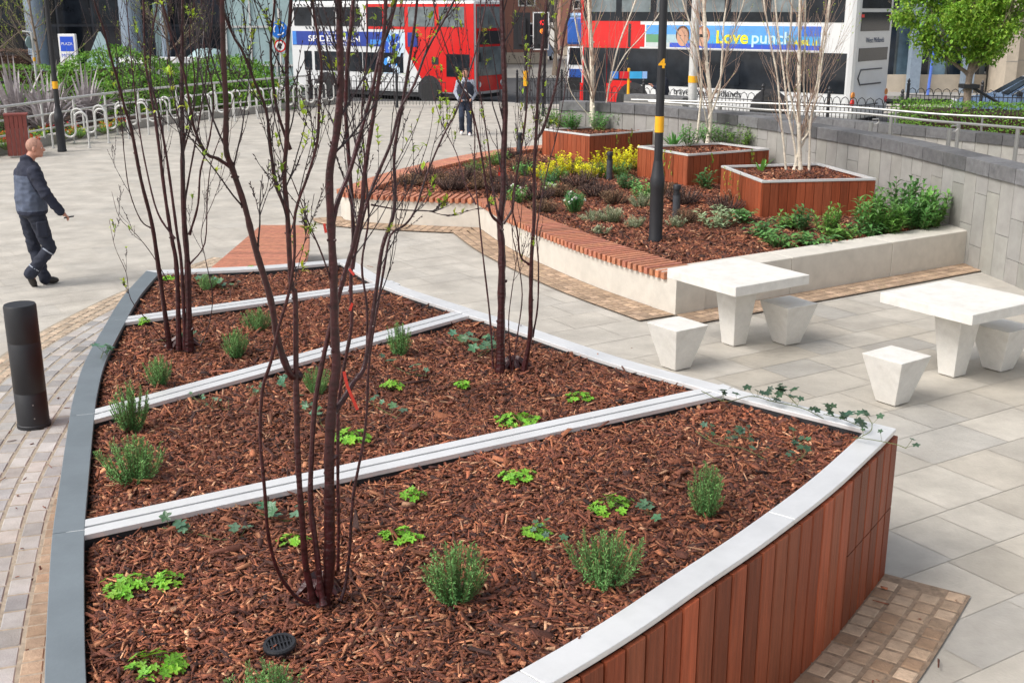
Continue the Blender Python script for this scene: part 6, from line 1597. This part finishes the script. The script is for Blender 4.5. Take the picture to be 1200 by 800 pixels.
def person(J, head_dir, chest_dir, label_, feet_z, outfit, hair='short', voxel=.011):
    """J: joints in world space. chest_dir / head_dir: unit horizontal vectors the chest and face point to"""
    e=empty('person',(J['pelvis'].x,J['pelvis'].y,feet_z)); tag(e,label_,'person')
    up=Vector((0,0,1)); F=chest_dir.normalized(); S=F.cross(up).normalized()    # S = the person's right
    rot=Matrix((( S.x,F.x,0,0),(S.y,F.y,0,0),(0,0,1,0),(0,0,0,1)))
    H=head_dir.normalized(); HS=H.cross(up).normalized(); hrot=Matrix(((HS.x,H.x,0,0),(HS.y,H.y,0,0),(0,0,1,0),(0,0,0,1)))
    hc=J['head']; sk=[]
    sk+=[('e',hc+up*.018,(.074,.094,.098),hrot),('e',hc+H*.012-up*.045,(.058,.074,.072),hrot),('e',hc+H*.055-up*.088,(.028,.028,.026),hrot),
         ('c',hc+H*.088-up*.0,hc+H*.104-up*.028,.010,.014),('e',hc+H*.080-up*.058,(.026,.014,.010),hrot),('e',hc+H*.078+up*.022,(.055,.014,.010),hrot),
         ('e',hc+HS*.076-up*.005,(.011,.02,.032),hrot),('e',hc-HS*.076-up*.005,(.011,.02,.032),hrot),
         ('c',hc-H*.015-up*.04,J['neck']-up*.03,.056,.062)]
    nk=J['neck']; pv=J['pelvis']; ch=nk.lerp(pv,.33)
    sk+=[('k',[(nk-up*.11,(.11,.07,.06)),(ch,(.14,.09,.1)),(nk.lerp(pv,.7),(.125,.085,.1)),(pv,(.14,.10,.09))],rot)]
    for s in 'LR':
        sk+=[('c',J['sh'+s],J['el'+s],.052,.042),('c',J['el'+s],J['wr'+s],.040,.027),('c',J['hip'+s],J['kn'+s],.085,.055),('c',J['kn'+s],J['an'+s],.052,.036),('c',J['an'+s],J['toe'+s],.035,.025)]
        # hand: palm, four unequal curled fingers and a thumb
        w_=J['wr'+s]; d=(J['ha'+s]-w_).normalized(); side=d.cross(up).normalized(); dn=d.cross(side).normalized()
        if dn.z>0: dn=-dn
        pc=w_+d*.055; sk+=[('c',w_,pc,.024,.027),('c',pc+side*.018,pc+d*.03+side*.022,.014,.013),('c',pc-side*.018,pc+d*.03-side*.022,.014,.013)]
        for k,(o_,l_) in enumerate(((-.030,.058),(-.010,.068),(.010,.064),(.029,.050))):
            b=pc+d*.035+side*o_; m1=b+d*l_*.5+dn*.006; t_=m1+d*l_*.22+dn*l_*.42; sk+=[('c',b,m1,.0095,.0085),('c',m1,t_,.0085,.0075)]
        sgn=-1 if s=='R' else 1
        tb_=w_+d*.025+side*sgn*.022; t1=tb_+(d*.5+side*sgn*.8).normalized()*.032+dn*.008; sk+=[('c',tb_,t1,.012,.0105),('c',t1,t1+(d*.9+side*sgn*.2).normalized()*.026,.0105,.009)]
    blob('body',sk,.0075,M['skin'],e,None,3)
    # trousers
    tr=[('k',[(pv+up*.08,(.165,.125,.05)),(pv,(.175,.13,.08))],rot)]
    for s in 'LR':
        kn,an=J['kn'+s],J['an'+s]
        tr+=[('c',J['hip'+s],kn,.103,.078),('c',kn,an+(kn-an).normalized()*.02,.076,.070),('c',an,an+(an-kn).normalized()*.02,.072,.074)]
    blob('trousers',tr,voxel,outfit['trousers'],e,None,5,.011)
    # shoes
    for s in 'LR':
        an,to,kn=J['an'+s],J['toe'+s],J['kn'+s]; sd=(an-kn).normalized(); heel=an+sd*.045; fw=(to-heel).normalized(); ball=heel.lerp(to,.68)
        sh=[('c',heel-fw*.025,ball,.043,.046),('c',ball,to,.045,.034),('c',an-sd*.02,heel,.05,.045)]
        blob('shoe',sh,.009,outfit['shoes'],e,None,3)
    # top
    tp=[('k',[(nk-up*.035,(.10,.085,.045)),(nk-up*.10,(.185,.125,.075)),(ch,(.222,.165,.1)),(nk.lerp(pv,.72),(.235,.185,.1)),(pv+up*.02,(.215,.175,.05))],rot)]
    for s in 'LR': tp+=[('c',J['sh'+s],J['el'+s],.078,.07),('c',J['el'+s],J['wr'+s],.066,.05)]
    tp+=[('k',[(nk-up*.01,(.082,.082,.035)),(nk+up*.035-F*.006,(.074,.078,.02))],rot)]
    blob('jacket',tp,voxel,outfit['jacket'],e,outfit.get('jcol'),4,.011)
    if outfit.get('vest'):
        blob('vest',[('k',[(nk-up*.10,(.185,.15,.07)),(ch,(.24,.19,.11)),(nk.lerp(pv,.72),(.25,.205,.1)),(pv+up*.05,(.235,.195,.05))],rot)],voxel,outfit['vest'],e)
    # hair
    hp_=[('e',hc+up*.03-H*.012,(.080,.094,.094),hrot)] if hair=='short' else [('e',hc+up*.035-H*.014,(.086,.102,.1),hrot),('e',hc-H*.04-up*.01,(.08,.065,.08),hrot)]
    o=blob('hair',hp_,.008,outfit['hair'],e,None,2)
    # keep the hair off the face
    bm=bmesh.new(); bm.from_mesh(o.data)
    dl=[v_ for v_ in bm.verts if ((v_.co-hc).dot(H)>.045 and (v_.co-hc).z<.085) or ((v_.co-hc).z<(-.0 if hair=='short' else -.03) and (v_.co-hc).dot(H)>-.03) or (v_.co-hc).z<-.07]
    bmesh.ops.delete(bm,geom=dl,context='VERTS'); bm.to_mesh(o.data); bm.free()
    # eyes
    for s_ in (-1,1):
        m=MB(); c=hc+H*.0775+HS*s_*.030+up*.004; m.col=(.9,.9,.9)
        m.lathe([(.001,-.009),(.008,-.005),(.0095,0),(.008,.005),(.001,.009)],c,10); m.col=(.03,.02,.02); c2=c+H*.0075; m.lathe([(.001,-.005),(.005,0),(.001,.005)],c2,8)
        adopt(m.build('eye',M['adblue'],smooth=True),e)
    return e
# --- man walking at the left
A=lambda px,py,Yd: WY(px,py,Yd)
Y0=14.0; A=lambda px,py,Yd: WY(px-3,py,Yd)
J=dict(head=A(44,173.5,Y0+.02),neck=A(35,187,Y0),pelvis=A(41,250,Y0),
 shR=A(43,202,Y0-.15),shL=A(27,203,Y0+.14),elR=A(56,227,Y0-.2),wrR=A(74,248,Y0-.10),haR=A(82,254,Y0-.05),
 elL=A(31,228,Y0+.30),wrL=A(44,247,Y0+.42),haL=A(49,252,Y0+.46),
 hipR=A(46,254,Y0-.07),hipL=A(36,254,Y0+.08),knR=A(61,291,Y0-.02),anR=A(40,319,Y0-.12),toeR=A(44,335,Y0-.02),
 knL=A(44,293,Y0+.12),anL=A(55,324,Y0+.08),toeL=A(69,328,Y0+.17))
NV=(.018,.022,.042); GB=(.085,.105,.155)
nkp=J['neck']; pvp=J['pelvis']
def jcol(c):
    p=Vector(c)
    # sleeves and yoke navy, body panel grey blue
    d1=min(_dseg(p,J['shR'],J['elR']),_dseg(p,J['elR'],J['wrR']),_dseg(p,J['shL'],J['elL']),_dseg(p,J['elL'],J['wrL']))
    t=(nkp.z-p.z)/(nkp.z-pvp.z)
    if t<.27 or t>.93 or d1<.098: return NV
    return GB
def _dseg(p,a,b):
    ab=b-a; t=max(0,min(1,(p-a).dot(ab)/ab.length_squared)); return (p-(a+ab*t)).length
cloth=mat('work_jacket_cloth',(1,1,1),.85,nscale=7,namt=.3,bump=.3,bscale=60)
man=person(J,Vector((1,.2,0)),Vector((.78,.62,0)),'man with cropped hair in a navy and grey work jacket walking right',0,dict(trousers=M['navy'],shoes=M['shoe'],jacket=cloth,jcol=jcol,hair=M['hair']))
for k_,(a,b) in enumerate(((J['knR'],J['anR']),(J['anR'],J['anR']))): pass
m=MB(); c=J['knR'].lerp(J['anR'],.10); d=(J['anR']-J['knR']).normalized(); m.tube([c-d*.008,c+d*.008],.082,16,cap=False); c=J['knR'].lerp(J['anR'],.82); m.tube([c-d*.006,c+d*.006],.078,16,cap=False); adopt(m.build('reflective_band',M['greycloth']),man)
m=MB(); c=J['hipR'].lerp(J['knR'],.35)+Vector((.05,-.09,0)); m.box(tuple(c),(.13,.05,.2),R(25)); adopt(m.build('thigh_pocket',M['navy'],bevel=.02),man)
h=J['haR']; d=(J['haR']-J['wrR']).normalized()
m=MB(); m.box((0,0,0),(.12,.055,.012)); o=m.build('phone',M['black'],bevel=.004); o.location=J['wrR']+d*.13+Vector((0,0,.012)); o.rotation_euler=(0,R(-8),R(15)); tag(o,'small dark phone held in the hand of the walking man at the left','phone')
# --- man walking towards the camera at the back
def standing(px,pyh,pyf,Yd,fdir,stride=.16):
    base=W(px,pyf,0) if gz(Yd)==0 else WY(px,pyf,Yd); zf=0; b=Vector((base.x,base.y,0)); F=fdir.normalized(); S=F.cross(Vector((0,0,1))); z=lambda h: Vector((0,0,h))
    return b,F,S,z
b,F,S,z=standing(546,80,158.5,32,Vector((.03,-1,0)))
J=dict(head=b+z(1.66)+F*.03,neck=b+z(1.50),pelvis=b+z(.95),shR=b+S*.18+z(1.42),shL=b-S*.18+z(1.42),elR=b+S*.26+z(1.14)-F*.05,wrR=b+S*.17+z(.98)+F*.12,haR=b+S*.12+z(.96)+F*.2,
 elL=b-S*.26+z(1.14)-F*.05,wrL=b-S*.17+z(.98)+F*.12,haL=b-S*.12+z(.96)+F*.2,hipR=b+S*.09+z(.90),hipL=b-S*.09+z(.90),knR=b+S*.11+z(.52)+F*.16,anR=b+S*.11+z(.14)-F*.10,toeR=b+S*.12+z(.05)+F*.05,
 knL=b-S*.10+z(.49)+F*.12,anL=b-S*.10+z(.09)+F*.16,toeL=b-S*.11+z(.04)+F*.33)
p2=person(J,F,F,'man in dark body warmer over pale hooded top walking towards the camera',0,dict(trousers=M['denim'],shoes=M['whiteshoe'],jacket=M['greycloth'],vest=M['navy'],hair=M['brownhair']),'long',.014)
m=MB(); m.tube([J['neck']+S*.12+F*.10-z(.04),J['neck']+F*.19-z(.28),J['pelvis']-S*.16+F*.16+z(.1)],.012,6); adopt(m.build('bag_strap',M['whiteshoe']),p2)
# --- passer by in front of the right bus
q=WY(776,110,33.5); b=Vector((q.x,33.5,0)); F=Vector((-1,-.2,0)).normalized(); S=F.cross(Vector((0,0,1)))
dz=zat(79,33.5)-1.76
J=dict(head=b+z(1.66)+F*.04,neck=b+z(1.50),pelvis=b+z(.95),shR=b+S*.18+z(1.42),shL=b-S*.18+z(1.42),elR=b+S*.22+z(1.16),wrR=b+S*.12+z(1.25)+F*.25,haR=b+S*.1+z(1.30)+F*.33,
 elL=b-S*.23+z(1.15)+F*.04,wrL=b-S*.14+z(1.22)+F*.28,haL=b-S*.1+z(1.27)+F*.36,hipR=b+S*.09+z(.90),hipL=b-S*.09+z(.90),knR=b+S*.10+z(.5)+F*.05,anR=b+S*.1+z(.09),toeR=b+S*.1+z(.04)+F*.17,
 knL=b-S*.10+z(.5)+F*.06,anL=b-S*.10+z(.09)+F*.02,toeL=b-S*.1+z(.04)+F*.2)
for k_ in J: J[k_]=J[k_]+Vector((0,0,max(-.2,min(.3,dz))))
person(J,F,F,'person in a black jacket standing in front of the right bus beside the lamp post',max(-.2,min(.3,dz)),dict(trousers=M['navy'],shoes=M['shoe'],jacket=M['navy'],hair=M['brownhair']),'long',.014)

bpy.data.scenes.remove(_tmp)
